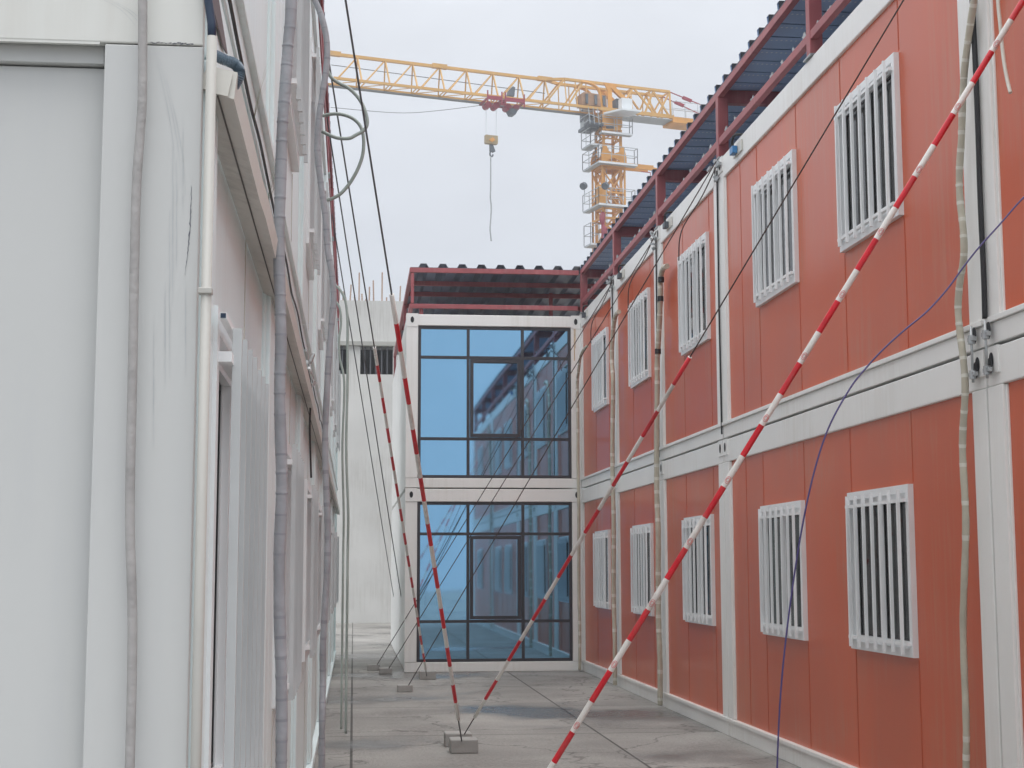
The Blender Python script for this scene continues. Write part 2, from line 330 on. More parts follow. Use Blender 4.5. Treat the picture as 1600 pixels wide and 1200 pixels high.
def cabin(side, y0, y1, lvl, label, group, wins=(), wm='orange', door=None, seams=(), depth=6.0, end_near=True):
    z0 = FL if lvl else 0; zt = TOP if lvl else MID
    fb0, fb1 = (z0, z0+.155) if lvl else (z0, .17)
    tb = zt-.215 if lvl else zt-.22
    c = empty('container_cabin', P(side, -depth/2, (y0+y1)/2, z0), label, 'container cabin', group)
    g_ = .012; a, b = y0+g_, y1-g_
    wt = M['white'] if side == 'r' else M['wall_white']
    cw = .20
    # steel frame parts
    MB().box(P(side, 0, a, tb), P(side, -.14, b, zt)).build('top_beam', wt, c, bevel=.008)
    fbm = MB().box(P(side, 0, a, fb0), P(side, -.14, b, fb1-.035)); fbm.box(P(side, .018, a, fb1-.033), P(side, -.14, b, fb1)); fbm.build('floor_beam', wt, c, bevel=.004)
    for yy0, yy1 in ((a, a+cw), (b-cw, b)):
        m_ = MB().box(P(side, .004, yy0, fb1+.002), P(side, -.18, yy1, tb-.002))
        e0 = yy1 if yy0 == a else yy0
        s_ = .022 if yy0 == a else -.022
        m_.box(P(side, -.012, e0, fb1+.004), P(side, -.06, e0+s_, tb-.004))
        m_.build('corner_post', wt if side == 'l' else M['white'], c, bevel=.006)
    # wall as four pieces around every window
    wl = MB(); ws = sorted(wins); lo = -.025; li = -.06; ya, yb = a+cw+.02, b-cw-.02
    zc0, zc1 = fb1, tb; cur = ya
    for (wy, wz, ww, wh) in ws:
        wl.box(P(side, lo, cur, zc0), P(side, li, wy+.01, zc1))
        wl.box(P(side, lo, wy+.012, zc0), P(side, li, wy+ww-.012, wz+.01)); wl.box(P(side, lo, wy+.012, wz+wh-.01), P(side, li, wy+ww-.012, zc1)); cur = wy+ww-.01
    wl.box(P(side, lo, cur, zc0), P(side, li, yb, zc1))
    sm = wl; sm.cur = 1; sy = list(seams)
    for (wy, wz, ww, wh) in ws:
        for yy in (wy-.004, wy+ww+.004):
            sm.box(P(side, lo+.003, yy-.002, zc0+.01), P(side, lo-.01, yy+.002, wz-.01)); sm.box(P(side, lo+.003, yy-.002, wz+wh+.01), P(side, lo-.01, yy+.002, zc1-.01))
    for yy in sy: sm.box(P(side, lo+.003, yy-.002, zc0+.01), P(side, lo-.01, yy+.002, zc1-.01))
    sm.build('wall_panel', [M[wm], M['oseam' if wm == 'orange' else 'grimy']], c)
    # body: far side, ends, roof, floor
    bd = MB(); xd = -depth
    MB().box(P(side, -.145, a+.015, zt-.055), P(side, xd+.052, b-.015, zt-.008)).build('roof', M['roofgrey'], c)
    bd.box(P(side, -.145, a+.03, z0+.01), P(side, xd+.02, b-.03, z0+.12))
    bd.box(P(side, xd, a+.02, z0+.01), P(side, xd+.05, b-.02, zt-.01))
    bd.box(P(side, -.185, b-.09, z0+.12), P(side, xd+.05, b-.04, zt-.06))
    if not (side == 'l' and abs(y0-3) < .01): bd.box(P(side, -.185, a+.04, z0+.12), P(side, xd+.05, a+.09, zt-.06))
    bd.build('cabin_body', M[wm], c)
    for wy, wz, ww, wh in ws: add_window(c, side, wy, wz, ww, wh, drop=.0)
    # corner castings with their oval hole
    for yy0, yy1 in (((a, a+.17), (b-.17, b)) if side == 'r' else ()):
        m_ = MB().box(P(side, .010, yy0, zt-.15), P(side, -.02, yy1, zt+.004)); m_.cur = 1
        ym = (yy0+yy1)/2
        pts = [P(side, .0115, ym+.03*math.cos(t), zt-.075+.045*math.sin(t)) for t in [i*math.pi/7 for i in range(14)]]
        m_.poly(pts, (Vector(P(side, .002, 0, 0))-Vector(P(side, 0, 0, 0))))
        m_.build('corner_casting', [M['white'], M['dark']], c)
    return c

WZ = FL+1.07; WZL = 1.02
JR = [2.06, 8.34, 14.62, 17.74, 20.88, 24.12]
rl = ['orange container cabin upstairs at the right edge, behind the highest end of the striped sleeve',
      'wide orange container cabin upstairs with two barred windows side by side, above the violet cable',
      'narrow orange upstairs cabin with one barred window, next beyond the wide two window cabin',
      'orange upstairs cabin with one barred window, second before the blue glass cabin',
      'farthest orange upstairs cabin, its barred window touching the corner of the blue glass cabin']
wi = [[(4.2, WZ, 1.24, 1.12)], [(9.62, WZ, 1.24, 1.12), (12.03, WZ, 1.24, 1.12)], [(15.17, WZ, 1.27, 1.12)], [(18.33, WZ, 1.22, 1.12)], [(21.45, WZ, 1.2, 1.12)]]
for i in range(5):
    cabin('r', JR[i], JR[i+1], 1, rl[i], 'orange container cabins on the right', wi[i], seams=[JR[i]+.25, JR[i+1]-.75] if i == 1 else ())
ll = ['orange ground floor cabin under the upstairs cabin at the right edge of the photo',
      'orange ground floor cabin under the wide upstairs cabin with two barred windows',
      'orange ground floor cabin under the first narrow upstairs cabin',
      'orange ground floor cabin under the second narrow upstairs cabin',
      'orange ground floor cabin under the farthest upstairs cabin, beside the blue glass cabin']
for i in range(5):
    cabin('r', JR[i], JR[i+1], 0, ll[i], 'orange container cabins on the right', [(a_, WZL, c_, d_) for a_, b_, c_, d_ in wi[i]], seams=[JR[i+1]-.75] if i == 1 else ())

JL = [3.0, 5.55, 8.67, 11.79, 14.91, 18.03, 21.15, 24.27, 27.39]
names_u = ['nearest white upstairs cabin on the left, above the near end face',
           'white upstairs cabin behind the thick grey wrapped hose',
           'white upstairs cabin with a barred window just beyond the thick grey wrapped hose',
           'white upstairs cabin with a barred window, third along beyond the thick hose',
           'white upstairs cabin behind the bent grey hose on the left row',
           'white upstairs cabin behind the upper pale green cable loop',
           'white upstairs cabin near the far end of the left row, last but one',
           'farthest white upstairs cabin of the left row, above the drooping hoses']
for i in range(8):
    wn = [([0, 6.3, 9.2, 12.6, 15.6, 18.7, 21.9, 25.0][i], 3.57, 1.22, 1.3)]
    wm_ = [(JL[i]+.88 if i else 3.21, 1.03, 1.24, 1.12)]
    cabin('l', JL[i], JL[i+1], 1, names_u[i], 'white container cabins on the left', wn if i else (), wm='wall_white', depth=6)
    nl = cabin('l', JL[i], JL[i+1], 0, names_u[i].replace('upstairs', 'ground floor').replace(', above the near end face', ', its weathered end facing the camera')
          .replace('the drooping hoses', 'the alley'), 'white container cabins on the left', wm_, wm='wall_white', depth=6)
    if i == 0: NEARCAB = nl
# end face of the nearest ground-floor cabin (and the one above it) turned to the camera
c = NEARCAB
ef = MB().box((XL-.20, 2.985, .17), (XL-.008, 3.01, 2.6335)); ef.build('end_post', M['end_white'], c, bevel=.0025)
MB().box((XL-.008, 2.984, 2.636), (-6.1, 3.01, 2.84)).build('end_beam', M['end_beam'], c, bevel=.003)
MB().bar((XL-.21, 2.99, 2.637), (-5.9, 2.99, 2.637), .010).build('weld_lip', M['end_beam'], c)
MB().box((XL-.01, 2.984, 0), (-6.1, 3.01, .168)).build('end_sill', M['end_white'], c, bevel=.006)
MB().box((XL-.205, 3.035, .17), (-5.9, 3.06, 2.598)).build('end_panel', M['end_white'], c)
MB().box((XL-.205, 3.016, 2.602), (-5.9, 3.06, 2.64)).build('end_trim', M['end_white'], c, bevel=.002)

st = MB(); rs = random.Random(21)
def streak(pts, w0):
    k = len(st.v)
    for i, q in enumerate(pts):
        ww = w0*(1-abs(2*i/(len(pts)-1)-1)*.7)*rs.uniform(.4, 1.3); st.v += [(q.x-ww, 2.9835, q.z), (q.x+ww, 2.9835, q.z)]
    for i in range(len(pts)-1): st.f.append([k+2*i, k+2*i+1, k+2*i+3, k+2*i+2]); st.mi.append(st.cur)
streak([at_y(299-(i/40)**2*10+rs.uniform(-.6, .6), 290+140*i/40, 2.984) for i in range(41)], .0011)
k0 = len(st.v)
for q in range(26):
    p_ = at_y(236+q*2.6+rs.uniform(-1, 1), 66+q*.12+rs.uniform(-1.2, 1.2), 2.9815); w_ = rs.uniform(.0006, .0022)*(1 if q > 12 else .5)
    k = len(st.v); st.v += [(p_.x-.0022, 2.9825, p_.z-w_*.5), (p_.x+.0022, 2.9825, p_.z-w_*.7), (p_.x+.002, 2.9825, p_.z+w_), (p_.x-.002, 2.9825, p_.z+w_*.6)]; st.f.append([k, k+1, k+2, k+3]); st.mi.append(0)
st.cur = 1
for x_, ya, yb in ((252, 5, 60), (292, 80, 150)):
    pass
for off_ in (0, 8, 14):
    streak([at_y(150+off_*1.4+62*i/16+6*math.sin(i/5), -4+off_*.3+44*(i/16)**1.3, 2.9825) for i in range(17)], .0006)
for x_, ya, yb in ((270, 230, 480), (265, 330, 590), (276, 250, 420), (286, 180, 330), (258, 440, 600), (240, 500, 700), (290, 440, 590)):
    streak([at_y(x_+rs.uniform(-.4, .4), ya+(yb-ya)*i/16, 2.984) for i in range(17)], .0007)
for off_ in (0, 9, 16):
    streak([at_y(240+off_+34*math.sin(i/16*1.5), 75+off_*2+200*i/16, 2.984) for i in range(17)], .00045)
st.build('scuff_mark', [mat('black_scuff', (.12, .13, .16), .8), mat('grey_scuff', (.50, .53, .55), .7)], NEARCAB)
# ------------------------------------------------------------------ glazed cabin closing the alley (front at y=24)
def glazed(z0, z1, tb, lab, upper):
    YF = 24.0; xa, xb = .80, 3.597; cw = .19
    c = empty('glazed_cabin', ((xa+xb)/2, 27, z0), lab, 'container cabin', 'white cabins closing the alley')
    MB().box((xa, YF, tb), (xb, YF+.16, z1)).build('top_beam', M['white'], c, bevel=.008)
    MB().box((xa, YF, z0), (xb, YF+.16, z0+.15)).build('floor_beam', M['white'], c, bevel=.008)
    for a, b in ((xa, xa+cw), (xb-.155, xb)):
        MB().box((a, YF-.004, z0+.152), (b, YF+.16, tb-.002)).build('corner_post', M['white'], c, bevel=.006)
        xm = (a+b)/2; hw_ = min(.1, (b-a)/2)
        m_ = MB().box((xm-hw_, YF-.012, z1-.2), (xm+hw_, YF-.006, z1+.012)); m_.cur = 1
        m_.poly([(xm+.028*math.cos(t), YF-.0135, z1-.09+.05*math.sin(t)) for t in [i*math.pi/7 for i in range(14)]], (0, -.002, 0)); m_.build('corner_casting', [M['white'], M['dark']], c)
    x0, x1 = xa+cw+.004, xb-.159; zb, zt = z0+.155, tb-.004
    W = x1-x0; xs = [x0, x0+W*.326, x0+W*.682, x1]; rows = [zb, zb+.62, zt-.50, zt]
    f = MB(); t = .045
    for k, x_ in enumerate(xs):
        xx = min(max(x_, x0+t/2), x1-t/2); f.box((xx-t/2, YF+.02, zb), (xx+t/2, YF+.08, zt))
    for z in rows:
        zz = min(max(z, zb+t/2), zt-t/2)
        for k in range(3): f.box((xs[k]+t/2, YF+.022, zz-t/2), (xs[k+1]-t/2, YF+.078, zz+t/2))
    fr = f.build('window_frame', M['frame_black'], c)
    for k in range(3):
        for r_ in range(3):
            MB().box((xs[k]+.01, YF+.05, rows[r_]+.01), (xs[k+1]-.01, YF+.056, rows[r_+1]-.01)).build('pane', M['blueglass'], c)
    s = MB(); a, b, e0, e1 = xs[1]+t/2+.01, xs[2]-t/2-.01, rows[1]+t/2+.01, rows[2]-t/2-.01; q = .05
    s.box((a, YF-.004, e0), (b, YF+.03, e0+q)); s.box((a, YF-.004, e1-q), (b, YF+.03, e1)); s.box((a, YF-.004, e0+q), (a+q, YF+.03, e1-q)); s.box((b-q, YF-.004, e0+q), (b, YF+.03, e1-q))
    s.build('opening_sash', M['frame_black'], c)
    bd = MB().box((xa+.01, YF+.165, z0+.02), (xa+.06, YF+9, z1-.02)); bd.box((xb-.06, YF+.165, z0+.02), (xb-.01, YF+9, z1-.02)); bd.box((xa+.062, YF+.165, z1-.08), (xb-.062, YF+9, z1-.02))
    bd.box((xa+.062, YF+.165, z0+.02), (xb-.062, YF+9, z0+.1)); bd.box((xa+.062, YF+8.9, z0+.1), (xb-.062, YF+8.95, z1-.08)); bd.build('cabin_body', M['white'], c)
    return c
gc = glazed(FL, 5.62, 5.44, 'white upstairs cabin with black framed blue mirror windows, closing the end of the alley', True)
glazed(0, MID, MID-.2, 'white ground floor cabin with black framed blue windows, beneath the upstairs glazed cabin', False)
# rust run below the right casting
MB().box((3.49, 23.9945, 4.9), (3.502, 23.9955, 5.415)).box((3.512, 23.9945, 5.1), (3.518, 23.9955, 5.41)).build('rust_stain', mat('rust_run', (.55, .38, .16), .8, var=.3, vscale=14), gc)

# ------------------------------------------------------------------ red steel canopies with corrugated deck
def deck_profile(n0, n1, pitch):
    """list of (s, z) along the corrugation direction"""
    o = []
    k = n0
    while k*pitch < n1:
        b = k*pitch
        if pitch > .32: o += [(b, 0), (b+.14, 0), (b+.12, .066), (b+.19, .066), (b+.17, 0)]      # dovetail rib: a narrow slit below
        else: o += [(b, 0), (b+.13, 0), (b+.165, .062), (b+.255, .062), (b+.293, 0)]
        k += 1
    return [(s, z) for s, z in o if n0 <= s or True]
def side_canopy(side, y0, y1, posts, label, depth=6.0):
    c = empty('roof_canopy', P(side, -depth/2, (y0+y1)/2, TOP), label, 'canopy', 'red steel canopies on the cabin roofs')
    zt0, zt1 = 6.30, 6.375
    MB().box(P(side, 0, y0, zt0), P(side, -.06, y1, zt1)).build('top_rail', M['red'], c, bevel=.004)
    pl = sorted(posts)
    for i in range(len(pl)-1):
        MB().box(P(side, .002, pl[i]+.052, 5.80), P(side, -.055, pl[i+1]-.052, 5.872)).build('lower_rail', M['red'], c, bevel=.004)
    for y in pl:
        MB().box(P(side, .006, y-.05, TOP+.022), P(side, -.10, y+.05, zt0-.002)).build('post', M['red'], c, bevel=.004)
        MB().box(P(side, .02, y-.10, TOP+.006), P(side, -.13, y+.10, TOP+.02)).build('base_plate', M['galv'], c)
        MB().box(P(side, -.062, y-.045, zt0-.06), P(side, -depth, y+.045, zt1-.002)).build('cross_beam', M['red'], c)
        MB().box(P(side, -.95, y-.04, TOP+.01), P(side, -1.03, y+.04, zt0)).build('inner_post', M['red'], c)
        MB().box(P(side, -3.5, y-.04, TOP+.01), P(side, -3.58, y+.04, zt0)).build('inner_post', M['red'], c)
    for o_ in (-.97, -2.2, -3.54, -4.8):
        MB().box(P(side, o_, y0, zt0-.04), P(side, o_-.05, y1, zt1-.001)).build('purlin', M['red'], c)
    # deck: ribs run away from the alley
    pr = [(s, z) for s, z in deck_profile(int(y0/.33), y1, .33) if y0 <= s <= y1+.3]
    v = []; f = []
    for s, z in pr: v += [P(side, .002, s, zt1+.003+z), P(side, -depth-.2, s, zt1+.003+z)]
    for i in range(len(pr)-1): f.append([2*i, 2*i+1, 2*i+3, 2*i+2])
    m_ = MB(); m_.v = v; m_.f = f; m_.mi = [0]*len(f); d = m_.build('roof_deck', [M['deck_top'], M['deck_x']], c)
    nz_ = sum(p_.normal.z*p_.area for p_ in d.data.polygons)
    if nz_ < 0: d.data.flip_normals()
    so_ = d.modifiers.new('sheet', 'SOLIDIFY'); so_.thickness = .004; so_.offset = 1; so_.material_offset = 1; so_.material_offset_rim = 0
    # clips that tie the deck to the rails
    cl = MB(); k = int(y0/.33)+1
    rnd = random.Random(3)
    while k*.33 < y1-.1:
        y = k*.33+.12
        if all(abs(y-q) > .12 for q in pl) and rnd.random() < .85:
            h_ = rnd.uniform(.02, .05); o_ = rnd.uniform(.0, .01)
            cl.bar(P(side, -.02, y-.02, 5.873), P(side, o_-.02, y+.01, 5.873+h_), .012, .03)
            if rnd.random() < .5: cl.bar(P(side, -.03, y+.03, 5.873), P(side, -.01, y+.05, 5.873+h_*.7), .01, .02)
        k += 1
    cl.build('rail_clip', M['galv'], c)
    return c
side_canopy('r', 1.6, 24.0, [2.3, 5.3, 8.45, 11.53, 14.62, 17.72, 20.82, 23.93], 'dark red steel canopy with corrugated deck along the roof of the orange cabins')
side_canopy('l', 3.2, 27.3, [3.3, 6.3, 9.4, 12.5, 15.6, 18.7, 21.8, 24.9, 27.2], 'dark red steel canopy along the roof edge of the white cabins on the left')

c = empty('roof_canopy', (2.2, 28, 5.64), 'red steel canopy with dark corrugated roof over the blue glass cabin', 'canopy', 'red steel canopies on the cabin roofs')
xa, xb = .85, 3.58
MB().box((xa, 24, 6.30), (xb, 24.06, 6.375)).build('top_rail', M['red'], c, bevel=.004)
MB().box((xa, 24, 5.72), (xb-.02, 24.06, 5.79)).build('lower_rail', M['red'], c, bevel=.004)
for y in (25.15, 26.15, 27.4, 28.6, 30, 31.5):
    MB().box((xa+.062, y, 6.30), (xb+2.4, y+.05, 6.376)).build('purlin', M['red'], c)
for z0 in (6.295, 5.72):
    MB().box((xa, 24.062, z0), (xa+.06, 34, z0+.075)).build('side_rail', M['red'], c)
MB().box((xa+.02, 24, 5.80), (xa+.07, 24.05, 6.29)).build('post', M['red'], c)
MB().box((xa+.16, 24.05, 5.63), (xa+.22, 24.1, 5.715)).build('stub_post', M['red'], c)
for y in (27, 30, 33.8):
    MB().box((xa+.004, y, 5.80), (xa+.056, y+.06, 6.29)).build('post', M['red'], c); MB().box((xa-.02, y-.03, 5.60), (xa+.04, y+.03, 5.715)).build('stub_post', M['red'], c)
MB().box((3.3, 25.6, 5.64), (3.36, 25.66, 6.29)).build('inner_post', M['red'], c)
MB().bar((xa+.12, 33.95, 5.75), (xb, 33.95, 5.75), .06).build('back_rail', M['red'], c)
pr = [(s, z) for s, z in deck_profile(0, 5.2, .31)]; v = []; f = []
for s, z in pr:
    for y in (24.002, 34.1): v.append((.86+s, y, 6.378+z))
for i in range(len(pr)-1): f.append([2*i, 2*i+1, 2*i+3, 2*i+2])
m_ = MB(); m_.v = v; m_.f = f; m_.mi = [0]*len(f); d = m_.build('roof_deck', M['deck_y'], c)
q = d.modifiers.new('sheet', 'SOLIDIFY'); q.thickness = .004; q.offset = 1

# ------------------------------------------------------------------ things on the left wall
def hose(name, pts, r, m, label, cat, k=8, n=10, grp=None, smooth=True, tape=None, rfun=None, drop=False):
    if drop:
        q = Vector(pts[-1]); n_ = 6
        pts = list(pts)+[Vector((q.x, q.y+.03*math.sin(i*2.1), q.z+(.03-q.z)*i/n_)) for i in range(1, n_+1)]
    pp = smoothpath(pts, k) if k > 1 else [Vector(p) for p in pts]
    mb = MB()
    if tape:
        L_ = [0]
        for i in range(1, len(pp)): L_.append(L_[-1]+(pp[i]-pp[i-1]).length)
        per, wd = tape[1], tape[2]
        mb.tube(pp, r, n, mfun=lambda i: 1 if (L_[i] % per) < wd else 0, rfun=(lambda i: r*(1.05 if (L_[i] % per) < wd else 1+.04*math.sin(L_[i]*23))))
        o = mb.build(name, [m, tape[0]], smooth=smooth, loc=pp[-1])
    else:
        mb.tube(pp, r, n, rfun=rfun); o = mb.build(name, m, smooth=smooth, loc=pp[-1])
    tag(o, label, cat, grp); return o

# grey cable across the near end face
hose('cable', [at_y(224, -60, 2.955), at_y(223, 0, 2.955), at_y(222.5, 150, 2.96), at_y(218, 220, 2.962), at_y(213, 300, 2.962), at_y(210, 420, 2.96), at_y(207, 590, 2.96), at_y(203, 800, 2.96), at_y(207, 1000, 2.96), at_y(200, 1300, 2.95)],
     .0092, mat('grey_jacket', (.38, .37, .365), .6, var=.14, vscale=14, bump=.2, bscale=50), 'flattened grey cable hanging down the weathered near end face of the white cabin', 'cable')
# cream downpipe at the corner
dp = empty('downpipe', (-.292, 3.03, 0), 'cream downpipe with a coupling at the near corner of the white cabins', 'pipe')
MB().tube([(-.2895, 2.965, 0), (-.2895, 2.965, 2.648)], .0102, 16).build('pipe', M['pipe'], dp, smooth=True)
MB().box((-.3045, 2.951, 2.129), (-.2775, 2.977, 2.141)).build('coupling', M['pipe'], dp, bevel=.002)
MB().tube([(-.2895, 2.965, 2.64), (-.291, 2.966, 2.675), (-.298, 2.968, 2.72), (-.312, 2.97, 2.80)], .0085, 12).build('rubber_boot', M['navy'], dp, smooth=True)
# trunking (gutter) along the wall
tr = empty('gutter', (-.27, 14, 2.5), 'long cream box gutter running along the white wall below the upstairs cabins', 'gutter')
m_ = MB()
ys = [3.0, 3.85, 4.05, 5.3, 27]
osx = [-.247, -.247, -.243, -.243, -.243]
for i in range(4):
    a, b = ys[i], ys[i+1]; xa_, xb_ = osx[i], osx[i+1]
    k = len(m_.v)
    for y, x_ in ((a, xa_), (b, xb_)): m_.v += [(-.323, y, 2.557), (x_, y, 2.532), (x_+.006, y, 2.588), (-.298, y, 2.60)]
    for f_ in ((0, 1, 5, 4), (1, 2, 6, 5), (2, 3, 7, 6)): m_.f.append([k+j for j in f_]); m_.mi.append(1 if f_[0] == 0 else 0)
m_.f.append([0, 3, 2, 1]); m_.mi.append(0)
m_.build('gutter_trough', [M['cream'], M['under']], tr)
MB().bar((-.280, 3.01, 2.541), (-.280, 27, 2.541), .003).build('gutter_seam', M['seam'], tr)
MB().poly([at_y(329, 145, 2.995), at_y(356, 151, 2.995), at_y(364, 115, 2.995), at_y(334, 104, 2.995)], (0, -.003, 0)).build('end_cap', M['cream'], tr)
# corrugated bend from the gutter
pts = smoothpath([at_y(318, 80, 3.03), at_y(333, 85, 3.02), at_y(352, 94, 3.01), at_y(367, 100, 3.02), at_y(374, 110, 3.03), at_y(373, 121, 3.03), at_y(365, 135, 3.04)], 14)
mb = MB().tube(pts, .01, 14, rfun=lambda i: .0108+.0011*(1 if i % 2 else -1)); o = mb.build('corrugated_hose', M['hose_blue'], loc=pts[0]); tag(o, 'short bent blue grey corrugated hose plugged into the top of the cream gutter', 'hose')
# flat brown strip painted in for the shaded slot below the joint
o = MB().poly([at_x(322, -20, -.297), at_x(336, -20, -.297), at_x(353, 84, -.297), at_x(347, 74, -.297)], (.004, 0, 0)).build('slot_shade_strip', mat('slot_shade_brown', (.16, .13, .14), .7, var=.2), loc=(-.297, 3.2, 2.7)); tag(o, 'dark brown strip painted as the shaded slot beneath the joint of the near white cabins', 'strip')

# open square tube and side rails of the nearest grille: child-like rail standing proud
o = empty('curtain_rail', (-.26, 3.2, 2.15), 'square grey steel tube with an open dark end above the nearest ground floor bars', 'steel tube')
mm = MB()
a, b = at_y(343.5, 488, 3.15), at_y(354.5, 498.5, 3.15)
mm.box((a.x, 3.15, b.z), (b.x, 4.5, a.z)); tt = mm.build('tube', M['bar'], o)
MB().box((a.x+.002, 3.147, b.z+.002), (b.x-.002, 3.1495, a.z-.002)).build('tube_mouth', M['navy'], o)

# thick wrapped hoses
hp = [(452, -160), (455, 0), (450, 70), (446, 130), (441, 200), (439, 260), (437, 330), (436, 400), (438, 470), (439, 540), (437, 620), (440, 760), (436, 900), (440, 1100), (438, 1260)]
o = hose('wrapped_hose', [at_y(px, py, 4.6) for px, py in hp], .0172, M['hose_wrap'], 'thick grey tape wrapped hose hanging straight down the near left wall', 'hose', n=16, k=40, tape=(M['hose_tape2'], .06, .006))
hp = [(478, -120), (484, -20), (492, 0), (502, 25), (510, 60), (511, 95), (505, 140), (498, 190), (496, 235), (501, 285), (508, 335), (512, 390), (519, 430), (521, 470), (517, 520), (512, 590), (508, 700), (512, 850), (505, 1000)]
ppp = []
for i, (px, py) in enumerate(hp): ppp.append(at_y(px, py, 8.4))
hose('wrapped_hose', ppp, .0175, M['hose_wrap'], 'thinner grey wrapped hose that bows outwards beside the pale green cable loops', 'hose', n=14, k=24, tape=(M['hose_tape2'], .09, .008), drop=True)
hose('cable_loop', [at_y(px, py, 9.6) for px, py in [(508, 100), (517, 120), (530, 130), (545, 138), (560, 153), (570, 172), (574, 192), (568, 204), (556, 211), (546, 216), (530, 216), (517, 212), (503, 205)]], .0115, M['hose_green'], 'upper loop of pale green grey hose sticking out from the left roof edge', 'hose')
hose('cable_loop', [at_y(px, py, 9.8) for px, py in [(504, 181), (520, 178), (535, 179), (551, 185), (563, 197), (568, 215), (567, 240), (560, 262), (548, 284), (534, 301), (522, 309), (511, 313)]], .0115, M['hose_green'], 'lower loop of pale green grey hose curling back to the left wall', 'hose')
hose('hanging_hose', [at_y(px, py, 15) for px, py in [(524, 446), (533, 455), (540, 472), (543, 500), (543, 540), (543, 600), (541, 700), (544, 800)]], .0135, M['hose_green'], 'right one of two thin grey hoses hanging at the far end of the left wall', 'hose', grp='thin hoses at the far left wall', drop=True)
hose('hanging_hose', [at_y(px, py, 15.4) for px, py in [(524, 470), (531, 482), (533, 505), (530, 530), (531, 560), (538, 600), (535, 700), (537, 800)]], .012, M['hose_green'], 'left one of two thin grey hoses hanging at the far end of the left wall', 'hose', grp='thin hoses at the far left wall', drop=True)
# loose black cable lying in the crease
pts = [(-.292, 2.9+i*.4, 2.868+.012*math.sin(i*1.7)+(.0 if i % 5 else -.01)) for i in range(34)]
hose('crease_cable', pts, .0045, M['black'], 'thin black cable lying in the joint between the two storeys of white cabins', 'cable', k=4, n=6)
# cable clamp cluster
cl = empty('cable_clamp', at_x(480, 575, -.28), 'small cluster of galvanised cable clamps at the joint of the left wall', 'clamp')
rn = random.Random(5)
p0 = at_x(480, 577, -.275)
for i in range(7):
    q = p0+Vector((rn.uniform(-.01, .02), rn.uniform(-.5, .5), rn.uniform(-.12, .12))); MB().bar(q, q+Vector((rn.uniform(-.01, .02), rn.uniform(-.15, .15), rn.uniform(-.07, .07))), .016).build('clamp_body', M['galv'], cl)
MB().tube(smoothpath([p0, p0+Vector((.02, .1, -.1)), p0+Vector((.01, .3, -.3)), p0+Vector((.02, .4, -.6))], 6), .006, 6).build('clamp_tail', M['black'], cl)

# weeds growing from the joint
def weed(p, n, h, label, m):
    mb = MB(); rr = random.Random(int(h*1000)+n)
    for i in range(n):
        a = Vector((rr.uniform(.0, .25), rr.uniform(-1, 1)*.55, 1)).normalized(); hh = h*rr.uniform(.5, 1)
        side_ = a.cross(Vector((1, .2, 0))).normalized()*.0035; bend = Vector((rr.uniform(0, .06), rr.uniform(-.1, .1), 0))*hh*4
        pts = [p+a*hh*t+bend*t*t for t in (0, .25, .5, .75, 1)]; k = len(mb.v)
        for j, q in enumerate(pts):
            wv = side_*(1-j/4.3); mb.v += [tuple(q-wv), tuple(q+wv)]
        for j in range(4): mb.f.append([k+2*j, k+2*j+1, k+2*j+3, k+2*j+2]); mb.mi.append(0)
    o = mb.build('weed', m, loc=p); tag(o, label, 'weed', 'weeds in the wall joint')
weed(at_x(397, 188, -.289), 9, .24, 'tall thin weed blades growing from the joint above the cream gutter', M['dry'])
weed(at_x(418, 320, -.289), 14, .17, 'small dark green weed in the joint beside the thick grey hose', M['leaf'])

# ------------------------------------------------------------------ wire guys with red and white sleeves
def along(a, b, t): return a+(b-a)*t
def guy(top, pt, sleeve_from, r_w, r_s, stripe, label, wire_m, first='w', emblem=False, grp='guy wires anchored in the alley', has_sleeve=True):
    top = Vector(top); pt = Vector(pt); d = (pt-top); tg = -top.z/d.z; gnd = top+d*tg
    root = empty('guy_wire', gnd, label, 'guy wire', grp)
    s0 = Vector(sleeve_from) if has_sleeve else None
    MB().tube([along(top, gnd, i/10) for i in range(11)], r_w, 6).build('wire', wire_m, root, smooth=True)
    if not has_sleeve: 
        MB().box(gnd+Vector((-.1, -.1, 0)), gnd+Vector((.1, .1, .09))).build('anchor_block', M['concrete'], root, bevel=.01); return
    dn = (gnd-s0).normalized(); ln = (gnd-s0).length-.25; n = int(ln/stripe); pts = [s0+dn*(stripe*i) for i in range(n+1)]
    # each stripe gets a crisp edge: rings doubled, the tube is sleeve with collars
    o = 0 if first == 'w' else 1
    MB().tube(pts, r_s, 16, mfun=lambda i: (i+o) % 2, rfun=lambda i: r_s*(1.0)).build('striped_sleeve', [M['sleeve_w'], M['sleeve_r']], root, smooth=True)
    MB().box(gnd+Vector((-.12, -.12, 0)), gnd+Vector((.12, .12, .12))).build('anchor_block', M['concrete'], root, bevel=.01)
    if emblem:
        v = (EYE-pts[n//3]); v = (v-dn*v.dot(dn)).normalized(); b = dn.cross(v)
        for i in range(n):
            if (i+o) % 2: continue
            em = MB()
            cc = pts[i]+dn*stripe*.78
            for rad in (.0125, .007):
                ring = []
                for j in range(15):
                    a_ = 2*math.pi*j/14; u = rad*math.cos(a_); s_ = rad*math.sin(a_)*1.5; th = u/r_s
                    ring.append(cc+dn*s_+v*(r_s*1.03*math.cos(th))+b*(r_s*1.03*math.sin(th)))
                em.tube(ring, .0011, 4)
            em.build('sleeve_emblem', M['sleeve_r'], root)
    return root
